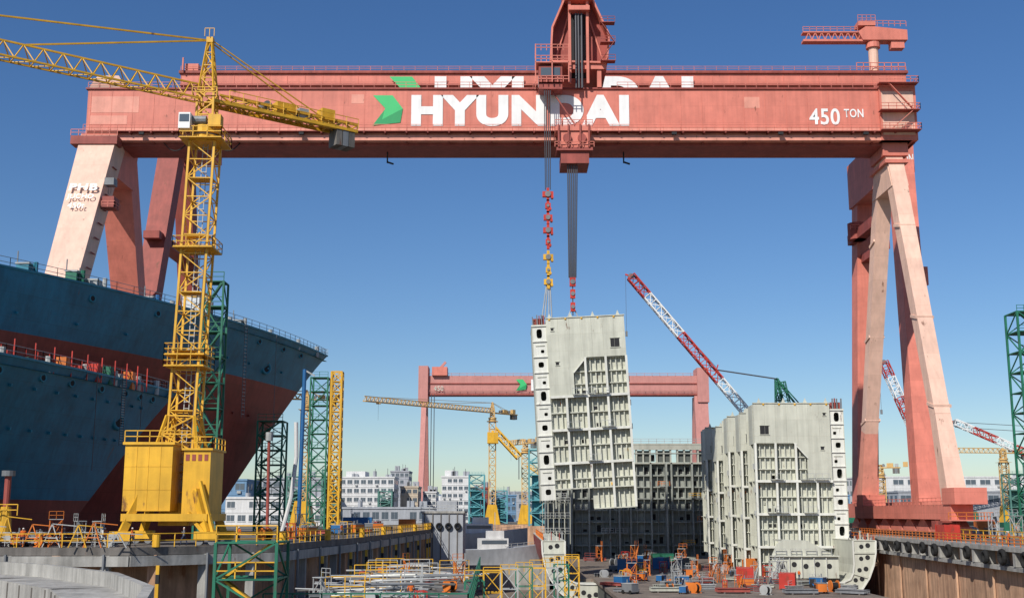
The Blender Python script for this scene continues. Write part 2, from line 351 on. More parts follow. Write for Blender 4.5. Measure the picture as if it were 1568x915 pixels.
# ---------------------------------------------------------------- tower crane
def tower_crane(name,base,H,w,a_jib,Lj,Lc,Hap,my,top=None,n=16,detail=True,portal=0,ch=.22,br=.1,jh=3.6):
    m=MB(); b=V(base); t=V(top) if top else b+V((0,0,H)); z=b.z
    m.lattice(b,t,w,w,n,ch,br,my,side=(1,0,.0),cross=False)
    dj=V((math.cos(a_jib),math.sin(a_jib),0)); 
    if detail:
        for k in (-.2,.3): m.beam(b+V((k,0,0)),t+V((k,0,0)),.08,.08,'galv')
        for i in range(0,n*3): 
            c=b.lerp(t,(i+.5)/n/3); m.box(c.x-.25,c.x+.35,c.y-.04,c.y+.04,c.z-.04,c.z+.04,'galv')
        for i in range(2,n,3):
            c=b.lerp(t,i/n); m.box(c.x-w*.45,c.x+w*.45,c.y-w*.45,c.y+w*.2,c.z-.05,c.z+.03,my)
        m.cable(b+V((w*.45,-w*.5,2)),t+V((w*.45,-w*.5,0)),0,.09,'rope',4)
        for f in (.38,.41,.70):
            c=b.lerp(t,f); e=w*.78
            m.box(c.x-e,c.x+e,c.y-e,c.y+e,c.z-.08,c.z+.08,my)
            m.rail([c+V((-e,-e,0)),c+V((e,-e,0)),c+V((e,e,0)),c+V((-e,e,0)),c+V((-e,-e,0))],my,1.1,1.2,.07,1)
    s=w/2.6
    m.cyl(t,t+V((0,0,.7*s)),w*.62,my,16); m.cyl(t+V((0,0,.7*s)),t+V((0,0,1.0*s)),w*.5,'steel_grey',16); m.cyl(t+V((0,0,1.0*s)),t+V((0,0,1.7*s)),w*.62,my,16)
    e=w*.85; c=t+V((0,0,.2*s)); m.box(c.x-e,c.x+e,c.y-e,c.y+e,c.z-.1,c.z,my)
    if detail: m.rail([c+V((-e,-e,0)),c+V((e,-e,0)),c+V((e,e,0)),c+V((-e,e,0)),c+V((-e,-e,0))],my,1.1,1.2,.08,1)
    j0=t+V((0,0,jh*s)); ap=t+V((0,0,Hap))
    m.lattice(t+V((0,0,1.7*s)),j0+V((0,0,1.0*s)),w*.66,w*.66,3,ch,br*1.3,my)
    m.lattice(j0+V((0,0,1.0*s)),ap,w*.62,w*.62,4,ch*.8,br,my,w2=w*.16,h2=w*.16)
    m.box(ap.x-.35*s,ap.x+.35*s,ap.y-.35*s,ap.y+.35*s,ap.z-.3*s,ap.z+.3*s,my)
    if detail:
        cc=t+dj*w*.5+V((-.5,-1.0,1.0)); m.box(cc.x-.7,cc.x+.5,cc.y-.7,cc.y+.6,cc.z,cc.z+1.7,'white_paint'); m.box(cc.x-.6,cc.x+.4,cc.y-.73,cc.y-.7,cc.z+.7,cc.z+1.5,'glass')
        m.box(t.x+.6,t.x+1.9,t.y-1.6,t.y-.4,t.z+1.6,t.z+2.8,my); m.cyl((t.x-1.2,t.y-1.4,t.z+2.2),(t.x+.4,t.y-1.4,t.z+2.2),.45,'steel_grey',10)
        m.rail([j0+V((-1.3,-1.3,.1)),j0+V((1.3,-1.3,.1))],my,1.1,.9,.08,1); m.rail([ap+V((-.5,-.5,.3)),ap+V((.5,-.5,.3))],my,.9,.5,.06,0)
    m.trijib(j0+dj*w*.4,j0+dj*Lj,1.5*s,1.75*s,max(6,int(Lj/(1.9*s))),ch*.8,br*.9,my)
    cj=-dj; u=V((-dj.y,dj.x,0))
    if detail:
        m.lattice(j0+cj*1.0+V((0,0,.3)),j0+cj*Lc+V((0,0,.3)),1.7,.9,9,.2,.12,my,side=u)
    for k in (-1,1): 
        m.beam(j0+u*k*.9*s,j0+cj*Lc+u*k*.9*s,.25*s,.35*s,my)
        if detail: m.rail([j0+cj*2+u*k*1.1*s+V((0,0,.3)),j0+cj*Lc+u*k*1.1*s+V((0,0,.3))],my,1.1,1.5,.07,1)
    nb=int(Lc/1.5)
    for i in range(nb): 
        m.beam(j0+cj*(i*Lc/nb)+u*.9*s,j0+cj*((i+1)*Lc/nb)-u*.9*s,.15*s,.15*s,my)
    m.beam(j0+V((0,0,.2*s)),j0+cj*Lc+V((0,0,.2*s)),1.0*s,.06,my)
    for i in range(3):
        c=j0+cj*(Lc-.7*s-i*.8*s)+V((0,0,-.9*s)); m.beam(c-V((0,0,1.1*s)),c+V((0,0,1.1*s)),.7*s,1.9*s,'concrete_dark' if i!=1 else 'steel_grey',side=cj)
    c=j0+cj*(Lc*.5); m.beam(c+V((0,0,.3)),c+V((0,0,1.6*s)),2.2*s,1.5*s,my,side=cj); m.beam(c+cj*2.2*s+V((0,0,.3)),c+cj*2.2*s+V((0,0,1.4*s)),1.2*s,1.4*s,'galv',side=cj)
    m.beam(c+cj*5.2*s+V((0,0,.3)),c+cj*5.2*s+V((0,0,2.0*s)),1.6*s,1.4*s,my,side=cj)
    m.cyl(c-cj*2.2*s-u*.7*s+V((0,0,.9*s)),c-cj*2.2*s+u*.7*s+V((0,0,.9*s)),.5*s,'steel_grey',12)
    for k in (-1,1):
        m.beam(ap+u*k*.25*s,j0+cj*Lc*.85+u*k*.8*s,.11*s,.11*s,my)
    for f in (.45,.95): m.beam(ap,j0+dj*Lj*f+V((0,0,1.7*s)),.16*s,.16*s,my)
    tp=j0+dj*Lj*.9; m.box(tp.x-.7,tp.x+.7,tp.y-.7,tp.y+.7,tp.z-.6,tp.z-.2,my); m.beam(tp,tp-V((0,0,6)),.06,.06,'rope')
    return m
Y='crane_yellow'
m=tower_crane('x',(-33.1,117.5,0),40,2.6,math.radians(216.6),42,17.6,11.6,Y,top=(-32.35,118,38.2),n=19,jh=4.7)
m.box(-37.3,-32.7,113.2,117.8,0.2,6.5,Y); m.box(-37.5,-32.5,113.0,118,6.5,6.75,Y); m.box(-31.8,-29.2,113.9,119,-.2,6.0,Y); m.box(-32,-29.0,113.7,119.2,6.0,6.2,Y)
for i in range(1,4): m.box(-37.32+i*1.15,-37.26+i*1.15,113.17,113.2,.3,6.4,Y)
for z in (2.2,4.4): m.box(-37.3,-32.7,113.17,113.2,z,z+.06,Y)
m.rail([(-37.4,113.2,6.75),(-32.6,113.2,6.75)],Y,1.1,1.2,.08,1); m.rail([(-32,113.8,6.2),(-29.1,113.8,6.2),(-29.1,119,6.2)],Y,1.1,1.2,.08,1)
for k in range(4): m.box(-31.6+k*.6,-31.25+k*.6,113.86,113.9,5.0,5.6,'gantry_dark')
m.box(-34.6,-31.6,116,119,-1.2,1,Y); 
for (x,y) in ((-37,112.8),(-29,112.8),(-37,119.2),(-29,119.2)):
    m.beam((x+(1.4 if x<-33 else -1.4),y+(1 if y<115 else -1),2.2),(x,y,-1.8),.7,.7,Y,w2=.5); m.box(x-1.1,x+1.1,y-.4,y+.4,-2.5,-1.7,Y)
    for k in (-.6,.6): m.cyl((x+k,y-.25,-2.6),(x+k,y+.25,-2.6),.38,'steel_grey',12)
m.beam((-37,113,-.4),(-29,113,-.4),.6,.7,Y); m.beam((-37,119,-.4),(-29,119,-.4),.6,.7,Y); m.beam((-37,113,-.4),(-37,119,-.4),.6,.7,Y); m.beam((-29,113,-.4),(-29,119,-.4),.6,.7,Y)
m.beam((-31,113.5,0),(-29,112.6,-2),.35,.35,Y); m.beam((-30,113.5,3),(-28.2,112.6,-2.2),.3,.3,Y)
m.lattice((-33.1,117.5,5.8),(-33.0,117.6,9.5),4.2,4.2,2,.26,.14,Y,w2=2.7,h2=2.7)
m.obj('tower_crane')

# ---------------------------------------------------------------- gantry cranes
def bogies(m,x,y0,y1,zt=-1,md='gantry_red'):
    n=max(2,int((y1-y0)/7)); 
    for i in range(n):
        y=y0+(i+.5)*(y1-y0)/n
        m.prism([(x-.9,y-2.6,zt-1.2),(x-.9,y+2.6,zt-1.2),(x-.9,y+.8,zt),(x-.9,y-.8,zt)],(1.8,0,0),md)
        m.box(x-1,x+1,y-3,y+3,zt-2.2,zt-1.2,md)
        for k in (-2.2,-.8,.8,2.2): m.cyl((x-.4,y+k,zt-2.35),(x+.4,y+k,zt-2.35),.55,'steel_grey',12)
m=MB(); GR='gantry_red'
m.box(-80.6,75,211,221,71.6,79.2,GR); m.box(-80.6,75,211.02,221,70.0,71.6,'gantry_pink')
m.box(-81,75.4,210.6,221.4,69.0,70.0,'gantry_pink')
m.box(-80,75,212.2,219.8,68.4,69.0,'gantry_dark')
m.box(-81,75.3,210.7,221.3,79.2,79.5,'gantry_dark')
for i in range(40):
    x=-80+i*4.0
    if x<74: m.box(x,x+.08,210.96,211,70,79.2,GR)
    m.box(x,x+.3,209.7,211,70.25,70.5,'gantry_dark')
    if i%2: m.box(x,x+.25,211.5,220.5,68.7,69.0,'gantry_dark')
m.box(-80,75,209.6,211,70.5,70.6,'gantry_dark')
m.rail([(-80.6,209.65,70.6),(75,209.65,70.6)],GR,1.2,1.6,.09,1)
for a,b in ((-80.6,4),(20,75)): m.rail([(a,210.8,79.5),(b,210.8,79.5)],GR,1.1,2,.08,1)
m.rail([(-80.6,221,79.5),(75,221,79.5)],GR,1.1,2,.08,1)
for x,z,a,b in ((-79.8,74.6,9,3.2),(-79.9,72.2,7,1.8),(-30.5,76.4,2.4,1.8),(44,75.5,3,2.2)): m.box(x,x+a,210.97,211,z,z+b,'gantry_pink')
for x in (-70,-40,30,50,66): m.box(x,x+.9,209.4,209.9,69.8,70.3,'dark')
for x in (-24,21.5): m.beam((x,216,69),(x,216,66.2),.25,.25,'dark'); m.beam((x,216,66.4),(x+1.2,216,66),.25,.3,'dark')
for x in (-66,-61,-56): m.cable((x,212,69),(x+4.5,212,69),1.6,.16,'dark',8)
GP='gantry_pale'
m.prism([(-80.8,211,62),(-80.8,221,62),(-80.8,222.5,70),(-80.8,209.5,70)],(6.6,0,0),GR)
m.prism([(-80.6,211,79.5),(-73.5,211,79.5),(-75,211,82),(-79,211,82)],(0,10,0),GP)
m.box(-82.3,-73.6,208.3,211.0,67.6,69.2,'gantry_dark'); m.rail([(-82.3,208.3,69.2),(-73.6,208.3,69.2)],GR,1.2,1.4,.1,1)
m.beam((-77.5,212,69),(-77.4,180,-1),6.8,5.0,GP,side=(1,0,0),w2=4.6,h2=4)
m.beam((-77.4,220,69),(-77.4,251,-1),6.0,4.6,GR,side=(1,0,0),w2=4.6,h2=4)
m.beam((-77.4,198,32),(-77.4,233,32),2.6,2.2,GR,side=(1,0,0)); m.box(-79.5,-75,178,253,-1.4,1.2,GR); bogies(m,-77.2,178,253)
m.box(-73.9,-71.8,203.5,206.5,54.2,56.2,'gantry_dark'); m.rail([(-74,203.5,54.2),(-71.6,203.5,54.2),(-71.6,206.5,54.2)],GR,1.1,1,.1,1); m.box(-73.9,-72.2,204,206,58.5,59.8,'steel_grey')
for z in range(30,66,3): m.box(-74.2,-73.9,180+(z+1)*.457-1,180+(z+1)*.457+1,z,z+.15,'gantry_dark')
m.box(70.2,75,212,220,66.5,69,GR); m.box(69.6,76.5,210.4,222,69.0,80.5,GR); m.box(70,76,210.3,210.4,70.0,78.6,GP)
for z in (70.6,74.5,79.8): m.rail([(69.2,208.6,z),(76.6,208.6,z),(76.6,222,z)],GR,1.2,1.3,.1,1); m.box(69.2,76.6,208.5,210.3,z-.12,z,'gantry_dark')
m.beam((71,209,70.6),(75.5,209,74.5),.6,.12,GR); m.beam((75.5,209,74.5),(71,209,79.8),.6,.12,GR)
m.prism([(70.8,212.5,66.5),(70.8,219.5,66.5),(70.8,222,60),(70.8,210,60)],(3.2,0,0),GP)
m.box(70.2,74.6,211.0,221.2,64.8,65.5,GR)
for dy,a in ((-1,196.5),(1,236)):
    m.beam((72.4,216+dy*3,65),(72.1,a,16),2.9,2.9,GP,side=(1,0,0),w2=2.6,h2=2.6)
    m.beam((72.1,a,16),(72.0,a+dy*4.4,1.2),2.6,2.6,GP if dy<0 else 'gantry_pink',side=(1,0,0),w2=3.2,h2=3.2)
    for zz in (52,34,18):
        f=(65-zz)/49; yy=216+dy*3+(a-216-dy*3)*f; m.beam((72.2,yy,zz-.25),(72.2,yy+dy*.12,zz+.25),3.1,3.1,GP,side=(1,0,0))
m.box(70.2,73.8,189.5,242.5,-1,1.4,GR); m.rail([(70.1,189.5,1.4),(70.1,242.5,1.4)],GR,1.1,2,.09,1); bogies(m,72,188,244,-1.0)
m.box(70,75.2,187,192.5,1.4,4.0,GR); m.box(70,74.5,236,240,1.4,3.6,GR)
for y in (190,193): m.box(68.9,71,y,y+2,-2.6,-1.2,'gantry_dark')
m.rail([(68.5,186,-1),(75.5,186,-1),(75.5,192,-1)],'orange_paint',1.1,1.2,.09,1)
m.box(68.4,75.6,185.6,189.5,-1.2,-1,GR)
# trolley over the girder
T='gantry_red'; TD='gantry_dark'
prof=[(7.35,84.5),(7.7,91.3),(9.9,96.7),(9.9,101),(15.5,101),(15.6,96.7),(18.6,89.6),(18.0,84.2)]
m.prism([(x,212.5,z) for x,z in prof],(0,14,0),TD)
m.prism([(9.9,210,97.2),(15.6,210,97.2),(15.5,210,101),(9.9,210,101)],(0,2.5,0),T)
for (a,b) in zip(prof,prof[1:]+prof[:1]):
    m.beam((a[0],211.2,a[1]),(b[0],211.2,b[1]),2.8,.35,T,side=(0,1,0))
for x in (11.0,14.4): m.beam((x,209.9,80),(x,209.9,97),.5,.6,T)
for x in (12.2,12.7,13.3): m.cyl((x,209.6,79),(x,209.6,94),.2,'rope',8)
m.box(11.2,14.2,212.3,212.5,82,95,'dark'); m.box(10.2,15.3,208.8,211,96.6,97.4,T); m.box(10.8,14.8,208.6,210.4,94.3,95.2,T)
m.beam((8.2,212.2,85),(11,212.2,95),.3,.3,T); m.beam((17.6,212.2,85),(14.6,212.2,95),.3,.3,T)
m.box(8,18,210.2,224,83.0,84.3,T); 
for x in (8.4,16.6): m.beam((x,210.9,79.5),(x,210.9,84),.8,.8,T); m.beam((x,221,79.5),(x,221,84),.8,.8,T)
for z in (84.3,88,92): m.rail([(16.9,208.9,z),(19.6,208.9,z)],TD,1.1,1,.09,1); m.box(16.8,19.6,208.8,210.4,z-.12,z,TD)
m.beam((16.9,208.9,84.3),(19.4,208.9,88),.5,.1,TD); m.beam((19.4,208.9,88),(16.9,208.9,92),.5,.1,TD)
m.box(5.0,9.4,207.0,210.4,79.2,82.4,TD); m.box(5.4,9.0,206.9,207.0,80.3,82.0,'glass'); m.box(4.4,10.6,206.4,210.4,82.8,83.0,T)
for z in (79.0,83.0,85.2): m.rail([(4.4,206.5,z),(10.6,206.5,z)],T,1.2,1.0,.12,1); m.rail([(4.4,206.5,z),(4.4,210.4,z)],T,1.2,1.0,.12,1)
for x in (4.4,7.5,10.6): m.beam((x,206.5,79),(x,206.5,86.5),.2,.2,T)
m.box(5.0,9.4,207.2,210.4,77.9,79.0,TD)
m.beam((7.5,208.5,78),(12,208.5,71),.25,.25,TD)
m.box(8.0,14.8,206,210,69.4,70.4,T); m.box(8.6,14.4,206.3,210,66.2,69.4,T); m.box(8.2,14.9,206,210.4,65.6,66.2,TD); m.box(9.0,14.2,206.5,213,63.3,65.6,TD)
for x in (8.6,10.4,12.6,14.2): m.beam((x,205.9,66.2),(x,205.9,70.6),.3,.3,TD)
for x in (9.3,13.7): m.beam((x,206.2,70.4),(x,206.2,72.2),.3,.3,T)
for x in (10.2,12.9): m.cyl((x,205.9,68.0),(x,206.4,68.0),.8,TD,12)
m.rail([(8.0,205.8,70.4),(14.9,205.8,70.4)],T,1.0,1,.1,1); m.rail([(7.9,205.8,66.2),(15.1,205.8,66.2)],T,1.0,1,.1,1)
fg=m.obj('gantry_crane')
text('HYUNDAI',-19.1,22.2,71.9,78.1,210.9,'white_paint',fg,'lettering',.06)
text('450',56.3,62.1,72.1,75.4,210.9,'white_paint',fg,'lettering_tonnage',.02); text('TON',62.9,66.6,73.6,75.3,210.9,'white_paint',fg,'lettering_unit',.02)
yl=lambda z:180+(z+1)*.457-3.35
text('PHB',-80.0,-74.9,57.2,58.7,yl,'white_paint',fg,'lettering_leg',.03); text('JUCHO',-80.0,-75.2,55.2,56.5,yl,'white_paint',fg,'lettering_leg',.015); text('450t',-79.4,-76.4,53.5,54.6,yl,'white_paint',fg,'lettering_leg',.01)
def logo(x,z,s,y,parent):
    l=MB(); l.add([(x,y,z+s),(x+.62*s,y,z+s),(x+.95*s,y,z+.56*s),(x+.4*s,y,z+.56*s)],[(0,1,2,3)],'logo_light')
    l.add([(x+.4*s,y,z+.56*s),(x+.95*s,y,z+.56*s),(x+.88*s,y,z+.1*s),(x,y,z)],[(0,1,2,3)],'logo_dark')
    l.add([(x+.4*s,y-.003,z+.62*s),(x+.95*s,y-.003,z+.56*s),(x+.3*s,y-.003,z+.2*s)],[(0,1,2)],'logo_light'); l.obj('logo',parent=parent)
logo(-26.4,72.0,6.0,210.9,fg)

# rear gantry
m=MB()
m.box(-74.8,89,250,262,84.5,97.6,GR); m.box(-75.2,89.4,249.5,262.4,97.6,98.2,'gantry_dark'); m.box(-74.8,89,249.4,250,94.6,95.0,'gantry_dark'); m.box(-74.8,89,249.7,250,84,84.5,'gantry_dark')
for i in range(41): m.box(-74.8+i*4,-74.7+i*4,249.93,250,84.5,97.6,GR)
m.rail([(-74.8,249.6,98.2),(89,249.6,98.2)],GR,1.0,2.5,.08,1); m.rail([(-74.8,249.3,89.6),(89,249.3,89.6)],GR,1.2,2.5,.1,1)
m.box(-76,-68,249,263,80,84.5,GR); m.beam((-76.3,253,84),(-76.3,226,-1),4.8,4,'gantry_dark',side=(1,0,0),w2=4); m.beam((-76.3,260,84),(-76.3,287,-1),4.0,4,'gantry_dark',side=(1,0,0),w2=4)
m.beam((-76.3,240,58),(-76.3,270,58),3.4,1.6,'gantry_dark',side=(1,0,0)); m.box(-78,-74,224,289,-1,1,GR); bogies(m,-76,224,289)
m.box(-74,-71,250,252,98.2,100,GR); m.beam((-74.2,249,98),(-74.2,249,101),.3,.3,GR)
m.box(83.2,88.4,246.5,279,73.5,84.5,GR)
m.beam((86,276,74),(82,275,-1),4.6,4.6,GR,side=(1,0,0),w2=4.9); m.beam((86,248.5,76),(81,231,-1),4.4,4.4,GR,side=(1,0,0),w2=4.4)
m.beam((84.8,258,60),(84.8,276,60),2,2,'gantry_dark',side=(1,0,0))
m.box(81.8,84.2,258,277,64,66.4,'gantry_dark'); m.cyl((82.4,271,64),(82.4,271,68),2.2,'gantry_dark',12); m.rail([(80.2,268.6,66),(84.6,268.6,66),(84.6,274,66)],GR,1.1,1,.12,1)
m.box(85.5,89.2,244.8,247.5,48,52,GR)
m.box(79,84,228,280,-1,2.2,GR); bogies(m,81.3,227,281)
m.cyl((82.6,252,98.2),(82.6,252,106),1.1,GP,14); m.cyl((82.6,252,104.4),(82.6,252,105.6),1.6,GR,14)
m.box(66.5,90,251,253,105.8,106.3,GR); m.box(66.5,90,251,253,107.9,108.2,GR); m.prism([(80,250.6,106),(90.2,250.6,106),(90.2,250.6,108.4),(81,250.6,109.4),(79,250.6,108)],(0,2.8,0),GR)
for i in range(9): m.beam((67+i*1.5,251.2,106.2),(67.8+i*1.5,251.2,108),.2,.2,GR); m.beam((67.8+i*1.5,251.2,108),(68.5+i*1.5,251.2,106.2),.2,.2,GR)
m.rail([(66.5,251,108.2),(79,251,108.2)],GR,1.1,1.5,.1,1); m.rail([(79.5,250.6,109.4),(90,250.6,109.2)],GR,1.3,1.2,.1,1); m.box(86.5,89.5,251,253,104.2,105.8,GR); m.box(79,83,250.4,253.4,109.4,110.4,GR); m.rail([(79,250.4,110.4),(83,250.4,110.4)],GR,1.5,1,.1,1)
m.rail([(78,250,98.2),(89,250,98.2)],GR,2.0,1.4,.14,1)
rg=m.obj('gantry_crane')
text('HYUNDAI',-17.4,40.8,88.2,96.7,249.2,'white_paint',rg,'lettering',.06); logo(-27.6,88.4,8.2,249.2,rg)
text('TON',84.9,88.2,75.6,77.6,246.4,'white_paint',rg,'lettering_unit',.02)
# far gantry
m=MB(); GF='gantry_haze'
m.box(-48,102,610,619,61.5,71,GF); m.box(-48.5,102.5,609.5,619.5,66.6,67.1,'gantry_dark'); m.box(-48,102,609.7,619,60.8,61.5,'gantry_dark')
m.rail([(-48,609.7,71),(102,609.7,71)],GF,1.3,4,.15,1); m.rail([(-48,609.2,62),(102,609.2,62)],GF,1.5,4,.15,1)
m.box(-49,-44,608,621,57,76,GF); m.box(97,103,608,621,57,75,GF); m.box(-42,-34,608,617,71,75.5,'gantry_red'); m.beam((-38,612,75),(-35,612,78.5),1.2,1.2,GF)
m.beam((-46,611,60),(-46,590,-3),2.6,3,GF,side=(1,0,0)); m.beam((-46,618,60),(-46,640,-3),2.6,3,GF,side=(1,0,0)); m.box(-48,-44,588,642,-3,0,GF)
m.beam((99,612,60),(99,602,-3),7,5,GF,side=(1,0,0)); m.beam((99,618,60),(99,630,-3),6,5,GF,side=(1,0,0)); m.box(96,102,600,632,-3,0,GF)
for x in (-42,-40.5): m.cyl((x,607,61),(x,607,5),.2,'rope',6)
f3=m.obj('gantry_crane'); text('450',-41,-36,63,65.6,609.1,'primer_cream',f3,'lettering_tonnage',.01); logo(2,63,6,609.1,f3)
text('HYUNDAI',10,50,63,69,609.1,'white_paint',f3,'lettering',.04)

# ---------------------------------------------------------------- hull blocks
def hull_block(H=31,W=16.6,D=10,low=True,sgn=1):
    m=MB(); P='primer_cream'; Wm='primer_white'; PS='primer_shade'
    def X(a): return a*sgn
    def bx(x0,x1,y0,y1,z0,z1,mt):
        a,b=sorted((X(x0),X(x1))); m.box(a,b,y0,y1,z0,z1,mt)
    bx(-.05,.1,0.05,D,-H+1.5,-1.2,P); bx(2.5,2.62,0.05,D,-H,-.2,P)
    z=-1.2; step=(H-2.7)/11
    for i in range(11):
        x0,x1=sorted((X(.1),X(2.5)))
        if i%2==0: m.plate_hole(x0,x1,z-step,z,.1,.25,.5,.5 if i%4 else .85,Wm,cx=X(1.15+.3*R()))
        else:
            m.plate_hole(x0,x1,z-step,z,.1,.25,.32,.3,Wm,cx=X(1.7),cz=z-step*.65)
            bx(.5,2.1,-.02,.1,z-step*.3,z-step*.26,P)
        bx(-.05,2.6,-.12,.1,z-.09,z+.09,Wm)
        bx(.1,2.5,3,3.1,z-step,z,'recess_dark')
        z-=step
    bx(-.1,2.7,-.1,D,-1.3,-1.0,P)
    for k in range(6): bx(.1+k*.4,.3+k*.4,.2,.5,-1.0,-1.0+.6+R()*1.4,'gantry_dark' if k%2 else 'steel_grey')
    bx(.2,2.2,1,3,-1,.3,'gantry_dark')
    lo=-H+3.3
    bx(2.62,W,.75,.9,lo,-.1,P)
    if low: bx(9.2,W,.75,.9,-H-.3,lo,P)
    else: bx(2.62,W,.75,.9,-H,lo,P)
    pl=[(2.6,0),(W,0),(W,-7.3),(9.4,-7.3),(7.0,-10),(7.0,-14),(2.6,-14)]
    m.prism([(X(x),-.3,z) for x,z in pl],(0,.5,0),P)
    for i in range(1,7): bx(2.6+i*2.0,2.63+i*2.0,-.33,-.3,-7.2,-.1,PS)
    bx(2.5,W+.1,-.45,-.0,-.05,.12,P)
    for k in range(5): bx(3+k*2.9,3.3+k*2.9,-.44,-.3,-.35,-.05,'crane_yellow')
    for (cx,cz,a,b) in ((W-1.9,-4.9,.8,.8),(4.2,-8.2,.3,.3),(3.6,-2.0,.25,.25)):
        bx(cx-a,cx+a,-.315,-.3,cz-b,cz+b,'dark'); bx(cx-a-.12,cx+a+.12,-.42,-.3,cz+b,cz+b+.12,P); bx(cx-a-.12,cx+a+.12,-.42,-.3,cz-b-.12,cz-b,P)
    hz=[-7.4,-9.8,-12.0,-14.1,-17,-20,-22.8,-25.8,-28.6]
    big={-14.1,-20,-25.8}
    for h in hz:
        x0=2.62 if h<=-14 else (9.4 if h>-9 else 7.1)
        e=-.55 if h in big else .1
        bx(x0,W,e,.75,h-.1,h+.1,P)
        if h in big: bx(x0,W,e-.08,e,h-.3,h+.14,Wm)
    end=-H-.3 if low else -H
    for e in ([lo] if low else [])+[end]:
        bx(2.62 if e==lo else (9.2 if low else 2.62),W,-.5,.75,e-.1,e+.1,P)
    n=int((W-2.62)/.92); 
    for i in range(n+1):
        x=2.7+i*(W-2.8)/n
        top=-14.1 if x<7.1 else -7.3
        bot=(lo if x<9.2 else end) if low else end
        if i%4==3: bx(x-.07,x+.07,-.5,.75,bot,top,P); bx(x-.2,x+.2,-.58,-.5,bot,top,Wm)
        else: bx(x-.05,x+.05,.34,.75,bot,top,P); bx(x-.1,x+.1,.3,.34,bot,top,P)
    for i in range(14):
        x=3.6+R()*(W-5); h=random.choice(hz[3:]); bx(x-.4,x+.4,.735,.75,h+.35,h+1.0,'dark' if i%3 else 'primer_grey_shaded')
    for i in range(14):
        x=3.2+R()*(W-4.2); h=random.choice(hz[3:]); bx(x,x+.35,.60,.75,h-1.4,h-.9,['crane_yellow','primer_grey_shaded','orange_paint'][i%3] if i<4 else PS)
    for i in range(6): # staging brackets and planks
        x=3.2+R()*(W-6.5); h=random.choice([-14.1,-20,-25.8]); bx(x,x+2.4,-1.2,-.64,h+.2,h+.28,'galv')
        for k in (0,1.2,2.4): bx(x+k-.03,x+k+.03,-1.2,-1.14,h+.2,h+1.3,'galv')
        bx(x,x+2.4,-1.2,-1.15,h+1.24,h+1.3,'galv')
    m.beam((X(9.4),-.4,-7.3),(X(7.0),-.4,-10),.25,.15,Wm,side=(0,1,0))
    for h in (-14.1,-20,-25.8): bx(2.62,W-.2,.9,D,h-.1,h+.05,P)
    for y in (3.5,7): bx(W-2.2,W-.1,y,y+.1,-H+3,-.3,P)
    bx(W-.12,W,.9,4.5,-7.4,-.2,P)
    for h in range(3): bx(W+.02,W+.3,.1,.5,-12-h*4.2,-11-h*4.2,'galv')
    for x in (3.2,7,11,15.5): m.prism([(X(x-.35),-.2,.1),(X(x+.35),-.2,.1),(X(x),-.2,1.0)],(0,.2,0),P)
    return m
hb=hull_block(H=33.6,low=True,sgn=1).obj('ship_hull_block',loc=(3.5,207,34.2),rot=(0,math.radians(-2.9),0))
rb=hull_block(H=31,low=False,sgn=-1).obj('ship_hull_block',loc=(61.0,215,19.9))
for i,(y,dz) in enumerate(((228,-.7),(241,-.3),(255,-1.4),(269,-.6))):
    inst(rb,'ship_hull_block',(61.0,y,19.9+dz))
m=MB(); P='primer_grey_shaded'
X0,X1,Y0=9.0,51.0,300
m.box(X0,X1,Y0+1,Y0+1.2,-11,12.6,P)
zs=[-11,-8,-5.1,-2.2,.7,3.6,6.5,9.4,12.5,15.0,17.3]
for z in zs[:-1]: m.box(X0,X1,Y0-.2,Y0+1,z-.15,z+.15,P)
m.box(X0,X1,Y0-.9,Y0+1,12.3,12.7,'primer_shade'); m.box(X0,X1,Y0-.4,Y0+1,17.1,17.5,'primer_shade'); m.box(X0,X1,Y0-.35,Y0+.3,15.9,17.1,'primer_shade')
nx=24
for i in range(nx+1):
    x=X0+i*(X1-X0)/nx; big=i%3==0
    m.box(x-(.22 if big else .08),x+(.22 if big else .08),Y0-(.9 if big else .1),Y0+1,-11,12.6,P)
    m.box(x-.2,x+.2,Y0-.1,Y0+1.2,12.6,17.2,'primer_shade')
for i in range(nx):
    x=X0+i*(X1-X0)/nx
    for j in range(9):
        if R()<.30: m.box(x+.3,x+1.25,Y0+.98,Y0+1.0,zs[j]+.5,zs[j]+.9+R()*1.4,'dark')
    if i%3: m.box(x+.25,x+1.5,Y0+.4,Y0+.6,12.8,15.7,'recess_dark')  # shade of the open upper cells painted as dark panels
for x in (X0+6,X0+18,X0+30): m.box(x-.2,x+.2,Y0-2.6,Y0-.9,-11,12.5,P)
m.box(X0,X1,Y0+1.3,Y0+14,-11.2,-11,P); m.box(X0-.4,X0,Y0,Y0+14,-12,17,P)
for k in range(14):
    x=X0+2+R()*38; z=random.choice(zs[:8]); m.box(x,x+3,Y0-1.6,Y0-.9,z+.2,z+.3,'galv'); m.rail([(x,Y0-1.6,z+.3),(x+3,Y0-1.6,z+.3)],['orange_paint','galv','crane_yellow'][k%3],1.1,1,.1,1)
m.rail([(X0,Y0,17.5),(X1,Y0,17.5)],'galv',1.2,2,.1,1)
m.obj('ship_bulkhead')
m=MB(); m.box(14,50,158,314,-11.5,-11,'dock_floor'); m.box(9,56.5,206,314,-11.6,-11.05,'dock_floor'); m.box(14.3,49.8,158.3,314,-15.0,-11.5,'recess_dark')
m.obj('ship_double_bottom')
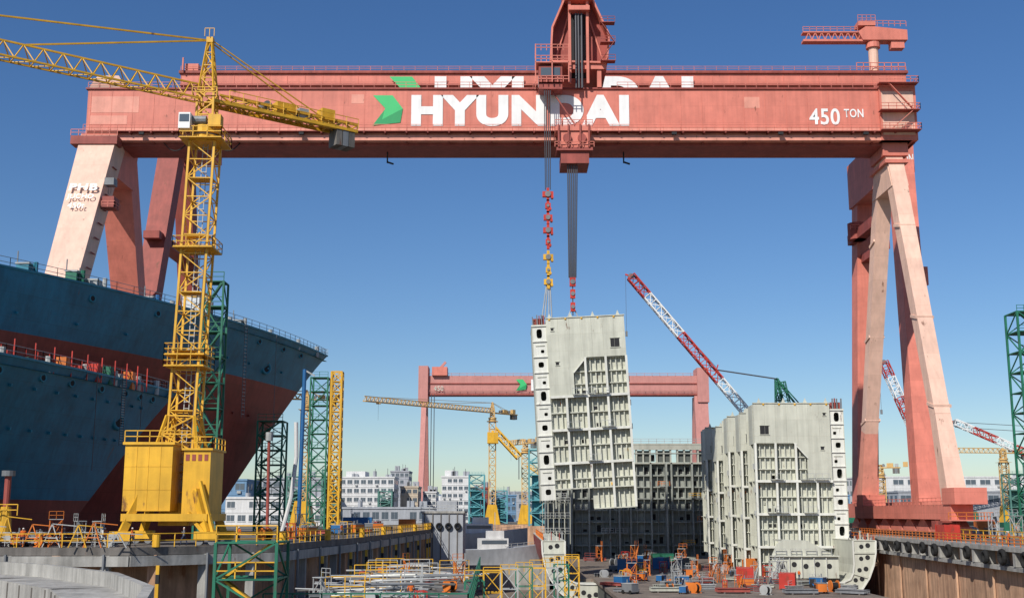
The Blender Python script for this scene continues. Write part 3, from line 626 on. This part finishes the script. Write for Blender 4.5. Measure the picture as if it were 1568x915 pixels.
def bilge(sgn,loc,name):
    m=MB(); P='primer_cream'
    cur=[(0,0),(.1,-2),(.5,-4),(1.4,-6.2),(2.8,-8.2),(4.8,-9.8),(7.4,-10.8),(9.4,-11)]
    inn=[(3.9,0),(3.9,-2),(3.9,-4),(4.1,-5.4),(4.6,-6.4),(5.8,-6.9),(7.4,-7.0),(9.4,-7.0)]
    for i in range(7):
        a,b=cur[i],cur[i+1]; c,d=inn[i],inn[i+1]
        q=[(a[0]*sgn,0,a[1]),(b[0]*sgn,0,b[1]),(d[0]*sgn,0,d[1]),(c[0]*sgn,0,c[1])]
        m.prism(q,(0,.3,0),P)
        m.add([(a[0]*sgn,0,a[1]),(b[0]*sgn,0,b[1]),(b[0]*sgn,80,b[1]),(a[0]*sgn,80,a[1])],[(0,1,2,3)],'hull_red')
        m.add([(c[0]*sgn,0,c[1]),(d[0]*sgn,0,d[1]),(d[0]*sgn,80,d[1]),(c[0]*sgn,80,c[1])],[(0,1,2,3)],P)
        m.beam((a[0]*sgn,-.1,a[1]),(b[0]*sgn,-.1,b[1]),.2,.25,'primer_white',side=(0,1,0)); m.beam((c[0]*sgn,-.1,c[1]),(d[0]*sgn,-.1,d[1]),.2,.25,'primer_white',side=(0,1,0))
        cx=(a[0]+b[0]+c[0]+d[0])/4*sgn; cz=(a[1]+b[1]+c[1]+d[1])/4
        m.cyl((cx-.5,-.02,cz),(cx-.5,.01,cz),.38,'dark',12); m.cyl((cx+.6,-.02,cz+.2),(cx+.6,.01,cz+.2),.42,'dark',12)
        if i%2: m.beam((a[0]*sgn,-.12,a[1]),(c[0]*sgn,-.12,c[1]),.12,.3,P,side=(0,1,0))
    m.box(*sorted((0*sgn,3.9*sgn)),-.1,80,-.05,.12,P)
    for k in range(8): m.box(*sorted(((.2+k*.45)*sgn,(.35+k*.45)*sgn)),.2,.5,.1,.4+R()*1.3,['gantry_dark','galv','primer_cream'][k%3])
    m.rail([(.2*sgn,0,.1),(.2*sgn,60,.1)],'orange_paint',1.1,3,.08,1)
    return m.obj(name,loc=loc)
bilge(1,(5.0,200,-4.6),'bilge_hull_block'); bilge(-1,(62.0,203,-4.6),'bilge_hull_block')
m=MB(); P='primer_cream'
m.prism([(45.4,204,-5.2),(46.6,204,-4.4),(50.6,204,-4.6),(55.8,204,-7.4),(55.8,204,-10.9),(44.5,204,-10.9),(44.5,204,-7)],(0,.3,0),P)
for k in range(5): m.cyl((46.2+k*2,203.97,-8.9+.3*(k%2)),(46.2+k*2,204.01,-8.9+.3*(k%2)),.45,'dark',12); m.box(45.2+k*2.1,45.3+k*2.1,203.7,203.99,-10.8,-7.3,'primer_white')
m.box(44.4,55.9,203.5,203.98,-7.3,-7.1,P)
m.prism([(46.6,204.5,-4.5),(50.5,204.5,-4.7),(55.7,204.5,-7.5),(54.5,204.5,-7.6),(50.2,204.5,-5.0),(46.6,204.5,-4.8)],(0,8,0),P)
for k in range(4): m.rail([(45+k*2.6,203.6,-7.1),(46.8+k*2.6,203.6,-7.1)],'galv',1.1,.9,.07,1)
m.obj('hopper_web_frame')
m=MB()
for k in range(6):
    x=6+k*1.1; m.box(x,x+.15,236,236.6,-6,6-k*.8,'primer_shade')
for z in (-4,-1,2,4.5): m.box(6,11.5,236,236.5,z,z+.15,'primer_shade'); m.rail([(5.6,235.6,z),(11.6,235.6,z)],'galv',1.1,1,.08,1)
m.obj('shell_staging')

# ---------------------------------------------------------------- hoist ropes & hooks
m=MB()
for dx in (-.55,-.2,.2,.55): m.cyl((6.6+dx,207.5,78.8),(6.6+dx*.8,207.5,58.5),.09,'rope',6)
for dx in (-.9,-.55,-.2,.15,.5,.85):
    m.cyl((11.2+dx,207.5,64),(11.0+dx*.7,207.5,42),.12,'rope',6)
for z,w_,mt in ((57.6,1.0,'red_paint'),(55.4,.5,'red_paint'),(53.2,.8,'red_paint'),(50.8,.9,'red_paint'),(48.6,.45,'red_paint'),(45.8,.9,'crane_yellow'),(43.4,.45,'crane_yellow'),(41.2,.8,'crane_yellow')):
    m.box(6.6-w_,6.6+w_,207.1,207.9,z-.5,z+.5,mt); m.cyl((6.6,206.95,z),(6.6,207.1,z),w_*.55,'steel_grey',12); m.box(6.6-.25,6.6+.25,207.2,207.8,z-1.3,z+1.2,mt)
    m.cyl((6.6+w_*.8,207,z-.6),(6.6+w_*.8,208,z-.6),.25,mt,8)
for k in (-1.0,-.4,.4,1.0): m.cyl((6.6+k*.3,207.5,41),(6.3+k*.9,207.6,34.4),.11,'galv',6)
for z,w_ in ((41.2,.9),(39.0,.75),(36.6,.7)):
    m.box(11-w_*.6,11+w_*.6,207.1,207.9,z-.8,z+.8,'red_paint'); m.cyl((11,206.95,z),(11,207.1,z),w_*.5,'steel_grey',12)
for k in (-1,1): m.cyl((11+k*.4,207.5,36),(11+k*.9,207.5,34.8),.11,'galv',6)
m.box(10.9,11.1,207.3,207.7,35.1,41,'rope')
m.obj('lifting_tackle')

# ---------------------------------------------------------------- lattice boom cranes
def boom_crane(tip,foot,w,bands,cabloc,mast,name,nseg=30):
    m=MB(); m.lattice(foot,tip,w,w,nseg,.32,.2,'red_paint',side=(0,1,0),bands=bands)
    t=V(tip); f=V(foot)
    m.cyl(t+V((0,-.7,0)),t+V((0,.7,0)),.8,'steel_grey',12); m.beam(t,t+V((-1.6,0,.6)),.4,.4,'red_paint')
    m.beam(t+V((-1.5,0,.4)),t+V((-1.5,0,-16)),.08,.08,'rope'); m.box(t.x-1.8,t.x-1.2,t.y-.3,t.y+.3,t.z-17.5,t.z-16,'steel_grey')
    if mast:
        k=t.lerp(f,.42); mt=V(mast)
        for d in (-.7,0,.7): m.beam(k+V((0,d,1.6)),mt+V((0,d,0)),.16,.16,'rope')
        m.beam(t+V((.3,0,.6)),k+V((.5,0,2.2)),.12,.12,'rope'); m.beam(k+V((0,0,0)),k+V((1.0,0,3)),.3,.3,'red_paint')
        m.beam(mt,mt+V((10,0,-14)),.5,.5,'green_steel'); m.lattice(mt+V((1,0,-12)),mt,3,3,6,.3,.18,'green_steel',w2=.8,h2=.8); m.beam(mt+V((0,0,.3)),mt+V((7,0,-8)),.3,.3,'green_steel')
        m.lattice(mt+V((5,0,-22)),mt+V((1,0,-1)),2.4,2.4,8,.25,.15,'green_steel')
    c=V(cabloc); m.box(c.x-4,c.x+6,c.y-3,c.y+3,c.z+1.4,c.z+4.6,'green_steel'); m.box(c.x-5,c.x+5,c.y-4,c.y-2.6,c.z,c.z+1.3,'rubber'); m.box(c.x-5,c.x+5,c.y+2.6,c.y+4,c.z,c.z+1.3,'rubber'); m.box(c.x-4.6,c.x-2.6,c.y-3.4,c.y-1.6,c.z+1.6,c.z+4.2,'glass')
    return m.obj(name)
boom_crane((34.3,330,67.2),(90,330,-1),2.3,['red_paint','red_paint','red_paint','gantry_dark','white_paint','white_paint','red_paint','red_paint','white_paint','white_paint','red_paint'],(92,330,-4),(75.2,330,37.5),'crawler_crane',36)
boom_crane((125,390,50),(145,390,-1),2.6,['white_paint','red_paint']*4,(146,390,-4),None,'crawler_crane',30)
boom_crane((178,470,36),(262,470,-1),2.4,['red_paint','white_paint']*5,(264,470,-4),None,'crawler_crane',36)
m=MB(); m.beam((178,470,36),(320,470,28),.2,.2,'rope'); m.beam((178,470,34),(320,470,25),.2,.2,'rope'); m.obj('crane_cables')

# ---------------------------------------------------------------- steel access towers
def access_tower(name,x,y,w,z0,z1,m1,m2=None,n=8,ch=.28,br=.14,stairs=True):
    m=MB(); m.lattice((x,y,z0),(x,y,z1),w,w,n,ch,br,m1)
    for i in range(n):
        za=z0+(z1-z0)*i/n; zb=z0+(z1-z0)*(i+1)/n
        m.box(x-w/2,x+w/2,y-w/2,y+w/2,zb-.08,zb,m1)
        m.rail([(x-w/2,y-w/2,zb),(x+w/2,y-w/2,zb)],m2 or m1,1.1,1.2,.08,1)
        s=1 if i%2 else -1
        if stairs: m.beam((x-s*w*.4,y-w*.3,za),(x+s*w*.4,y-w*.3,zb),.8,.15,m2 or m1)
    return m
access_tower('t',-38.9,190,4.0,-4,14.6,'green_steel').obj('access_tower')
m=access_tower('t',-38.2,232,3.4,-4,26.5,'green_steel',None,11); m.lattice((-34.6,230,-4),(-34.6,230,27.5),2.0,2.0,16,.35,.2,'crane_yellow',cross=True); m.obj('access_tower')
access_tower('t',-34.6,134,2.2,-3,26.5,'green_steel',None,10,.22,.12).obj('access_tower')
m=access_tower('t',-17.4,80,4.0,-16,-1.9,'green_steel','crane_yellow',6,.2,.12); m.obj('access_tower')
m=MB(); m.cyl((-28.8,160,-3),(-28.6,160,19.5),.28,'blue_paint',10); m.beam((-28.6,160,19.4),(-27.2,160,18.6),.2,.2,'galv'); m.box(-29.3,-28.3,159.5,160.5,-3,-2.2,'concrete'); m.obj('lamp_post')
m=MB(); m.cyl((-34,165,-3),(-34.2,165,10.5),.22,'gantry_dark',8); m.cyl((-34.2,165,10),(-34.2,165,11.2),.5,'galv',8); m.obj('lamp_post')
m=MB(); P0=[(-33,170,-3),(-31.8,170,2),(-31.2,170,8),(-31.4,170,13)]
for a,b in zip(P0,P0[1:]): m.cyl(a,b,.3,'bldg_white',8)
m.obj('exhaust_pipe')
m=access_tower('t',91.5,205,5,-4,35,'green_steel',None,11,.35,.18); m.obj('access_tower')

def small_crane(base,H,w,a,Lj,Lc,Ha):
    m=tower_crane('b',base,H,w,a,Lj,Lc,Ha,'crane_yellow_haze',n=14,detail=False,ch=.35,br=.2)
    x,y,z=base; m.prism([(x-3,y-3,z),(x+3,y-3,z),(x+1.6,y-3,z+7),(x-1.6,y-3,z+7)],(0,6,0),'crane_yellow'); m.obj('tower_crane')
small_crane((-7.2,430,-4),37,2.4,math.radians(228),62,13,7)
small_crane((-53,300,-4),30,2,math.radians(200),20,8,5)
small_crane((5,440,-4),26,2.6,math.radians(120),12,8,5)
small_crane((209,500,-4),25,3,math.radians(190),28,12,6)
small_crane((150,480,-4),18,3,math.radians(160),10,8,5)
m=MB(); m.lattice((-6.6,428,30),(2.5,425,20),2,2,6,.4,.25,'crane_yellow'); m.box(-9,-5,426,430,25,29,'crane_yellow'); m.beam((2.5,425,20),(2.5,425,12),.3,.3,'rope'); m.lattice((6,438,18),(13,438,13),1.8,1.8,5,.4,.25,'crane_yellow'); m.obj('crane_machinery')

# ---------------------------------------------------------------- buildings
def building(name,x0,x1,y,dp,z1,fl,col,wall,z0=-4,roof=True,pent=0):
    m=MB(); m.box(x0,x1,y,y+dp,z0,z1,wall); m.box(x0-.3,x1+.3,y-.3,y+dp+.3,z1,z1+.7,wall)
    if pent: m.box(x0+(x1-x0)*.1,x0+(x1-x0)*.45,y+3,y+dp-2,z1+.7,z1+.7+pent,wall)
    fh=(z1-z0)/fl; cw=(x1-x0)/col
    for i in range(fl):
        m.box(x0,x1,y-.12,y,z0+i*fh-.1,z0+i*fh+.1,wall) if i else None
        for j in range(col):
            a=x0+j*cw; 
            if R()<.1: continue
            m.box(a+cw*.15,a+cw*.85,y-.06,y,z0+i*fh+fh*.35,z0+i*fh+fh*.8,'glass')
            m.box(a+cw*.12,a+cw*.88,y-.16,y,z0+i*fh+fh*.29,z0+i*fh+fh*.35,wall); m.box(a+cw*.49,a+cw*.51,y-.1,y-.06,z0+i*fh+fh*.35,z0+i*fh+fh*.8,wall)
            if R()<.2: m.box(a+cw*.3,a+cw*.6,y-.7,y-.16,z0+i*fh+fh*.1,z0+i*fh+fh*.28,'galv')
        for j in range(max(2,int(dp/6))): 
            b=y+2+j*6; 
            for xx in ((x1,x1+.06),(x0-.06,x0)): m.box(xx[0],xx[1],b,b+3,z0+i*fh+fh*.35,z0+i*fh+fh*.8,'glass')
    if roof:
        for k in range(3):
            a=x0+(x1-x0)*(.1+R()*.25+.26*k); m.box(a,a+1+R()*2,y+2,y+5,z1+.7,z1+1.5+R()*2.0,'bldg_grey'); m.cyl((a+1,y+1.5,z1+.7),(a+1,y+1.5,z1+2+R()*3),.12,'steel_grey',6)
    m.obj(name)
building('office_building',-76,-52,520,20,15.2,5,8,'bldg_white',pent=2.4)
building('office_building',-51,-43,540,20,11.5,4,3,'bldg_beige')
building('office_building',-42,-36,560,20,9.5,4,3,'bldg_white')
building('office_building',-40,-27,600,20,6,3,5,'bldg_white',pent=2)
building('workshop_building',-106,-80,500,30,14,4,6,'bldg_grey')
building('workshop_building',-150,-108,480,30,13,3,8,'bldg_blue')
building('office_building',-31,-19,520,15,15.5,6,5,'bldg_white',pent=2.5)
building('office_building',-19,-11,540,15,11,4,3,'gantry_dark')
building('workshop_building',-60,-20,420,12,1.5,1,12,'bldg_grey')
building('workshop_building',-92,-60,380,16,4.5,2,9,'bldg_white')
building('workshop_building',170,260,520,40,9,2,14,'bldg_grey')
building('workshop_building',190,300,640,40,19,4,14,'bldg_white')
building('workshop_building',-20,60,640,30,11,3,14,'bldg_grey')
building('office_building',-8,2,560,15,8,3,4,'bldg_blue')
building('workshop_building',100,160,560,30,8,2,14,'bldg_blue')
building('workshop_building',-320,-150,700,40,16,3,20,'bldg_grey')
building('office_building',-66,-56,640,20,22,7,4,'bldg_grey')
for (x,y,w_,zt,mt) in ((-14,470,6,15,'teal_haze'),(8.5,380,6,20,'teal_haze'),(12.5,410,6,14,'teal_haze'),(-47,440,5,8,'green_haze'),(210,470,8,20,'green_haze'),(196,460,7,15,'green_haze'),(224,480,9,17,'green_haze'),(186,500,7,12,'teal_haze'),(203,450,7,22,'green_haze'),(-60,330,5,10,'green_haze'),(-5,480,6,9,'teal_haze'),(-55,360,5,13,'green_haze')):
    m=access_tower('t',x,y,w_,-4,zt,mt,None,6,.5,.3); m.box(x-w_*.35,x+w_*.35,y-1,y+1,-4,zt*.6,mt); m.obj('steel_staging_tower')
m=MB()
for base,hmax,off in ((3600,56,0),(4600,110,3)):
    N_=160; vs=[]
    for i in range(N_+1):
        x=-3200+i*6400/N_; h=hmax*(.5+.3*math.sin(i*.11+off)+.2*math.sin(i*.27+off*2)+.12*math.sin(i*.71)+.05*math.sin(i*1.9))
        vs+=[(x,base-300,-6),(x,base,max(2,h)),(x,base+300,-6)]
    fs=[]
    for i in range(N_): a=3*i; fs+=[(a,a+3,a+4,a+1),(a+1,a+4,a+5,a+2)]
    m.add(vs,fs,'hill')
m.obj('hills',smooth=True)

# ---------------------------------------------------------------- clutter
def container(col):
    m=MB(); m.box(-3,3,-1.2,1.2,.15,2.5,col)
    for i in range(19): m.box(-2.85+i*.31,-2.72+i*.31,-1.26,-1.2,.25,2.4,col)
    for x in (-3.02,2.9): 
        for y in (-1.28,1.18): m.box(x,x+.14,y,y+.12,0,2.6,col)
    m.box(-3.02,3.04,-1.28,-1.2,2.45,2.6,col); m.box(-3.02,3.04,-1.28,-1.2,.05,.2,col)
    for k in (-.8,-.3,.3,.8): m.box(3.0,3.06,k-.03,k+.03,.3,2.4,'galv')
    return m
cts=[container(c).obj('storage_container',loc=l,rot=(0,0,r)) for c,l,r in (('red_paint',(37,190,-11),1.4),('blue_paint',(23,225,-11),-.2),('green_steel',(56,150,-16),.3),('orange_paint',(46,230,-11),1.5))]
for k,(x,y,z,r) in enumerate(((41,178,-11,1.3),(30,240,-11,1.2),(33,262,-11,0),(56,172,-16,.2),(8,170,-16,1.3),(-26,200,-3,.05),(-40,300,-4,.3),(-30,340,-4,0),(66,180,-4,1.5),(92,170,-4,.2),(96,230,-4,1.4),(104,260,-4,0),(-28,240,-3.9,1.5))):
    inst(cts[k%4],'storage_container',(x,y,z),(0,0,r),(.8,.9,.9))
def machine(c1,c2):
    m=MB(); m.box(-1.1,1.1,-.7,.7,.3,1.5,c1); m.box(-1.15,1.15,-.75,.75,1.5,1.58,c2)
    for x in (-.8,.8):
        for y in (-.72,.72): m.cyl((x,y-.1,.3),(x,y+.1,.3),.3,'rubber',10)
    m.cyl((.6,0,1.5),(.6,0,2.1),.1,'steel_grey',8); m.box(-1.0,0,-.72,-.7,.6,1.3,'dark'); m.rail([(-1.1,-.6,1.58),(0,-.6,1.58)],c2,.4,.5,.05,0)
    return m
def drum(c):
    m=MB()
    for y in (-.6,.5): m.cyl((0,y,.8),(0,y+.1,.8),.8,c,16)
    m.cyl((0,-.5,.8),(0,.5,.8),.5,'rubber',14); m.beam((-.8,-.6,.05),(.8,-.6,.05),.1,.1,c); m.beam((-.8,.6,.05),(.8,.6,.05),.1,.1,c); return m
def rack(c):
    m=MB(); 
    for x in (-.9,.9):
        for y in (-.5,.5): m.beam((x,y,0),(x,y,2),.09,.09,c)
    for z in (.1,1,2): 
        for y in (-.5,.5): m.beam((-.9,y,z),(.9,y,z),.09,.09,c)
        for x in (-.9,.9): m.beam((x,-.5,z),(x,.5,z),.09,.09,c)
    for i in range(5):
        for j in (-.22,.22): m.cyl((-.7+i*.35,j,.12),(-.7+i*.35,j,1.55),.14,['orange_paint','steel_grey','galv'][i%3],8); m.cyl((-.7+i*.35,j,1.55),(-.7+i*.35,j,1.7),.06,'galv',6)
    return m
def plates(c):
    m=MB()
    for i in range(6): m.box(-1.6+R()*.4,1.5+R()*.4,-.9+R()*.2,.8+R()*.2,i*.14,i*.14+.08,c if i%2 else 'steel_grey')
    for x in (-1,1): m.beam((x,-1,-.02),(x,1,-.02),.15,.15,'concrete_dark')
    m.rail([(-1.6,0,.8),(1.6,0,.8)],c,.9,1.5,.06,1); return m
def stand(c):
    m=MB(); m.lattice((0,0,0),(0,0,3.2),1.4,1.0,2,.08,.06,c); m.box(-.8,.8,-.6,.6,3.2,3.28,'galv'); m.rail([(-.8,-.6,3.28),(.8,-.6,3.28)],c,.9,.8,.06,1); m.beam((-.7,-.5,0),(.7,-.5,3.2),.35,.06,c); return m
def girders(c):
    m=MB()
    for i in range(4):
        y=-1.0+i*.6; z=.2; m.box(-2.4,2.2,y,y+.35,z,z+.05,c); m.box(-2.4,2.2,y+.15,y+.2,z+.05,z+.45,c); m.box(-2.4,2.2,y,y+.35,z+.45,z+.5,c)
    for x in (-1.5,1.4): m.box(x,x+.2,-1.1,1.3,0,.2,'concrete_dark')
    return m
protos=[(machine('orange_paint','steel_grey'),'welding_generator'),(machine('steel_grey','galv'),'welding_generator'),(machine('blue_paint','galv'),'air_compressor'),(drum('orange_paint'),'cable_drum'),(drum('galv'),'cable_drum'),(rack('red_paint'),'gas_cylinder_rack'),(rack('crane_yellow'),'gas_cylinder_rack'),(plates('galv'),'steel_plate_stack'),(plates('gantry_dark'),'steel_plate_stack'),(stand('orange_paint'),'mobile_scaffold'),(stand('galv'),'mobile_scaffold'),(girders('gantry_dark'),'steel_girder_stack'),(girders('primer_shade'),'steel_girder_stack'),(girders('steel_grey'),'steel_girder_stack')]
po=[]; NP=len(protos)
def place(k,x,y,z,r,s=1.0):
    return inst(po[k],protos[k][1],(x,y,z),(0,0,r),(s,s,s))
loc0=[(30,207,-11),(33,220,-11),(26,184,-11),(20,208,-11),(40,225,-11),(45,210,-11),(24,222,-11),(28,176,-11),(35,172,-11),(19,190,-11),(43,196,-11),(31,168,-11),(22,170,-11),(40,166,-11)]
for (mb,nm),l in zip(protos,loc0): po.append(mb.obj(nm,loc=l))
for i in range(80): place(random.randrange(NP),15.5+R()*33,164+R()*75,-11,R()*6,.6+R()*.45)
for i in range(22): place(random.randrange(NP),15+R()*35,235+R()*50,-11,R()*6,1.1)
for i in range(20): place(random.randrange(NP),-3+R()*16,125+R()*70,-16,R()*6,1.1)
for i in range(36): place(random.randrange(NP-3),-70+R()*38,106.5+R()*3.5,-3,R()*6,.7+R()*.25)
for i in range(22): place(random.randrange(NP),-29+R()*7,122+R()*90,-3,R()*6,.9)
for i in range(40): place(random.randrange(NP),rx(0)+20+R()*40,125+R()*110,-4,R()*6,1.1)
m=MB()
for i in range(9):
    x=-52+i*2.1+R(); y=105+R()*1.5; h=1.2+R()*1.6; c=['crane_yellow','orange_paint','galv'][i%3]
    m.beam((x-.8,y,-3),(x,y,-3+h),.09,.09,c); m.beam((x+.8,y,-3),(x,y,-3+h),.09,.09,c); m.beam((x-.5,y,-3+h*.4),(x+.5,y,-3+h*.4),.08,.08,c)
    m.beam((x,y,-3+h),(x+2,y+.5,-3+h*.9),.08,.08,c)
m.obj('trestle_frames')
m=MB()
m.cyl((-47,110,-3),(-47,110,.6),.7,'crane_yellow',12,.45); m.cyl((-47,110,.6),(-47,110,3.4),.3,'gantry_dark',10); m.cyl((-47,110,3.4),(-47,110,3.9),.6,'steel_grey',12); m.rail([(-48.5,109,-.2),(-45.5,109,-.2)],'crane_yellow',1,1,.08,1); m.obj('capstan_post')
m=MB(); m.prism([(-17,82,-7.5),(-3,82,-7.5),(-4,150,-7.5),(-13,150,-7.5)],(0,0,.5),'concrete_dark')
for y in range(84,150,8):
    for x in (-14,-5): m.box(x-.3,x+.3,y-.3,y+.3,-16,-7.5,'steel_grey')
m.rail([(-17,82,-7),(-3,82,-7),(-4,150,-7)],'green_steel',1.6,2,.1,2)
m.obj('work_platform')
m=MB()
for i in range(150):
    x=-15.5+R()*10; y=84+R()*56; z=-7+R()*1.5*(1 if R()>.5 else .3); L_=2.5+R()*5; a=(R()-.5)*.9+(1.57 if R()>.6 else 0)
    d=V((math.cos(a),math.sin(a),(R()-.5)*.1))*L_/2; c=V((x,y,z+.1)); m.cyl(c-d,c+d,.05+R()*.07,['galv','steel_grey','steel_grey','primer_white','concrete_dark','galv'][i%6],6)
for i in range(14): 
    x=-15+R()*10;y=86+R()*50; m.rail([(x,y,-7),(x+3,y+.3,-7)],['galv','crane_yellow'][i%2],2.2,1.4,.07,2)
m.obj('pipe_stack')
for i in range(16): place(random.randrange(NP),-15+R()*10,86+R()*55,-7,R()*6,.7)
m=MB()
for i in range(8):
    x=-3.5+i*1.6; y=112+i*6; m.lattice((x,y,-16),(x,y,-6.4+R()),1.8,1.8,5,.12,.08,['green_steel','crane_yellow','galv'][i%3]); m.rail([(x-.9,y-.9,-6.2),(x+.9,y-.9,-6.2)],'crane_yellow',1.0,.9,.07,1)
m.obj('scaffold_staging')
m=MB(); m.box(-17.6,-9.6,232,246,-16,.0,'bldg_grey'); m.box(-17.9,-9.3,231.7,246.3,0,.4,'concrete'); m.rail([(-17.8,231.8,.4),(-9.4,231.8,.4)],'galv',1.1,1.5,.09,1); m.box(-15,-11,236,242,.4,2.4,'bldg_grey')
for k in range(5): m.box(-17.2+k*1.6,-17.0+k*1.6,231.85,232,-16,0,'concrete_dark')
for k in range(4): m.tire((-16+k*1.8,231.6,-2.5),(0,1,0),.5,.2,'rubber')
m.obj('pier_head')
def boat(name,x,y,z,L_,B_,Hh,rot):
    m=MB(); ns=10; vs=[]
    for i in range(ns+1):
        u=i/ns; b=B_/2*(1-max(0,(u-.55)/.45)**2.2); sh=Hh*(1+.35*u*u)
        vs+=[(u*L_-L_/2,-b,sh),(u*L_-L_/2,-b*.7,0),(u*L_-L_/2,b*.7,0),(u*L_-L_/2,b,sh)]
    fs=[]
    for i in range(ns):
        a=4*i; fs+=[(a,a+1,a+5,a+4),(a+1,a+2,a+6,a+5),(a+2,a+3,a+7,a+6),(a+3,a,a+4,a+7)]
    fs+=[(0,3,2,1)]
    m.add(vs,fs,'bldg_grey'); m.box(-L_*.3,L_*.05,-B_*.3,B_*.3,Hh,Hh+2.4,'bldg_white'); m.box(-L_*.28,L_*.03,-B_*.31,-B_*.3,Hh+1.2,Hh+2,'glass'); m.box(-L_*.2,0,-B_*.22,B_*.22,Hh+2.4,Hh+4,'bldg_white')
    m.beam((-L_*.1,0,Hh+4),(-L_*.1,0,Hh+8),.15,.15,'galv'); m.rail([(0,-B_*.4,Hh*1.05),(L_*.4,-B_*.25,Hh*1.2)],'galv',1,1.4,.07,1)
    return m.obj(name,loc=(x,y,z),rot=(0,0,rot))
boat('work_boat',-2,262,-11,18,6,3.2,.2); boat('work_boat',-6,300,-9,20,7,4,.1)
m=MB(); m.box(-14,8,255,320,-16,-11,'concrete'); m.obj('dock_ledge')

# ---------------------------------------------------------------- workers
def worker(pose,c1,c2):
    me=bpy.data.meshes.new('w'); 
    J={'pel':(0,0,.95),'wa':(0,0,1.1),'ch':(0,.0,1.33),'nk':(0,0,1.47),'hd':(0,-.02,1.58),'ht':(0,-.01,1.72)}
    sw=.22 if pose else .02
    for s,n in ((-1,'l'),(1,'r')):
        J['sh'+n]=(s*.19,0,1.40); J['el'+n]=(s*.25,s*sw*.5,1.13); J['wr'+n]=(s*.25,-.14+s*sw*.5,.92 if pose!=2 else 1.25); J['ha'+n]=(s*.24,-.2+s*sw*.5,.84 if pose!=2 else 1.3)
        J['hp'+n]=(s*.1,0,.9); J['kn'+n]=(s*.12,-s*sw-.03,.5); J['an'+n]=(s*.12,-s*sw*1.3+.05,.09); J['to'+n]=(s*.13,-s*sw*1.3-.14,.04)
    E=[('pel','wa'),('wa','ch'),('ch','nk'),('nk','hd'),('hd','ht')]
    for n in 'lr': E+=[('ch','sh'+n),('sh'+n,'el'+n),('el'+n,'wr'+n),('wr'+n,'ha'+n),('pel','hp'+n),('hp'+n,'kn'+n),('kn'+n,'an'+n),('an'+n,'to'+n)]
    rad={'pel':.15,'wa':.14,'ch':.17,'nk':.06,'hd':.095,'ht':.1,'sh':.075,'el':.05,'wr':.035,'ha':.045,'hp':.1,'kn':.068,'an':.05,'to':.045}
    ks=list(J); me.from_pydata([J[k] for k in ks],[(ks.index(a),ks.index(b)) for a,b in E],[])
    o=bpy.data.objects.new('w',me); sc.collection.objects.link(o); md=o.modifiers.new('s','SKIN')
    for i,k in enumerate(ks):
        r=rad.get(k,rad.get(k[:2],.05)); me.skin_vertices[0].data[i].radius=(r,r*.8 if k in('ch','wa','pel') else r); me.skin_vertices[0].data[i].use_root=(k=='pel')
    o.modifiers.new('ss','SUBSURF').levels=1
    bpy.context.view_layer.update()
    m2=bpy.data.meshes.new_from_object(o.evaluated_get(bpy.context.evaluated_depsgraph_get())); bpy.data.objects.remove(o)
    m2.materials.clear()
    for k in (c1,c2,'skin','white_paint','rubber'): m2.materials.append(M[k])
    for p in m2.polygons:
        z=p.center.z; x=abs(p.center.x); p.use_smooth=True
        p.material_index=3 if z>1.64 else 2 if z>1.48 else (2 if (x>.2 and z<.9 and z>.75) else (4 if z<.12 else (0 if z>.95 else 1)))
    return m2
W_=[worker(0,'cloth_orange','cloth_navy'),worker(1,'cloth_navy','cloth_navy'),worker(2,'cloth_grey','cloth_navy'),worker(1,'cloth_orange','cloth_grey')]
def wk(i,x,y,z,r):
    o=bpy.data.objects.new('worker',W_[i%4]); sc.collection.objects.link(o); o.location=(x,y,z); o.rotation_euler=(0,0,r)
for i,(x,y,z) in enumerate([(19,200,-11),(22,196,-11),(27,190,-11),(29,185,-11),(32,194,-11),(38,180,-11),(39,180.5,-11),(43,190,-11),(48,200,-11),(25,175,-11),(35,170,-11),(18,176,-11),
    (-44,107,-3),(-47,106.5,-3),(-40.5,107.5,-3),(-37,108,-3),(-27,117.5,-3),(-24,126,-3),(-52,107,-3),(-21.5,150,-3),(rx(150)+2,150,-3.95),(rx(165)+3,165,-3.95),(rx(152)+2.5,152,-3.95),(-8,95,-7),(-10,110,-7),(58,204,-4.5),(-31,112.4,-3),(-35,109.5,-3)]):
    wk(i,x,y,z,R()*6)

# ---------------------------------------------------------------- sky, sun, camera
w=bpy.data.worlds.new('World'); sc.world=w; w.use_nodes=True; nt=w.node_tree
bg=nt.nodes['Background']; sk=nt.nodes.new('ShaderNodeTexSky'); sk.sky_type='NISHITA'; sk.sun_disc=False
az=math.radians(211); el=math.radians(40)
sk.sun_elevation=el; sk.sun_rotation=az; sk.air_density=1.0; sk.dust_density=.35; sk.ozone_density=4.0
hs=nt.nodes.new('ShaderNodeHueSaturation'); hs.inputs['Saturation'].default_value=1.2; hs.inputs['Hue'].default_value=.507
nt.links.new(sk.outputs[0],hs.inputs['Color']); nt.links.new(hs.outputs[0],bg.inputs[0]); bg.inputs[1].default_value=.10
S=V((math.sin(az)*math.cos(el),math.cos(az)*math.cos(el),math.sin(el)))
su=bpy.data.lights.new('sun','SUN'); su.energy=5.0; su.angle=math.radians(.5); su.color=(1,.95,.87)
so=bpy.data.objects.new('sun',su); sc.collection.objects.link(so); so.rotation_euler=S.to_track_quat('Z','Y').to_euler(); so.location=S*300
cam=bpy.data.cameras.new('camera'); co=bpy.data.objects.new('camera',cam); sc.collection.objects.link(co)
cam.lens=40.98; cam.sensor_width=36; cam.clip_end=12000; cam.clip_start=.5
co.location=(0,0,0); co.rotation_euler=(math.radians(100.4),0,0)
sc.camera=co
sc.view_settings.view_transform='Standard'; sc.view_settings.look='None'; sc.view_settings.exposure=0
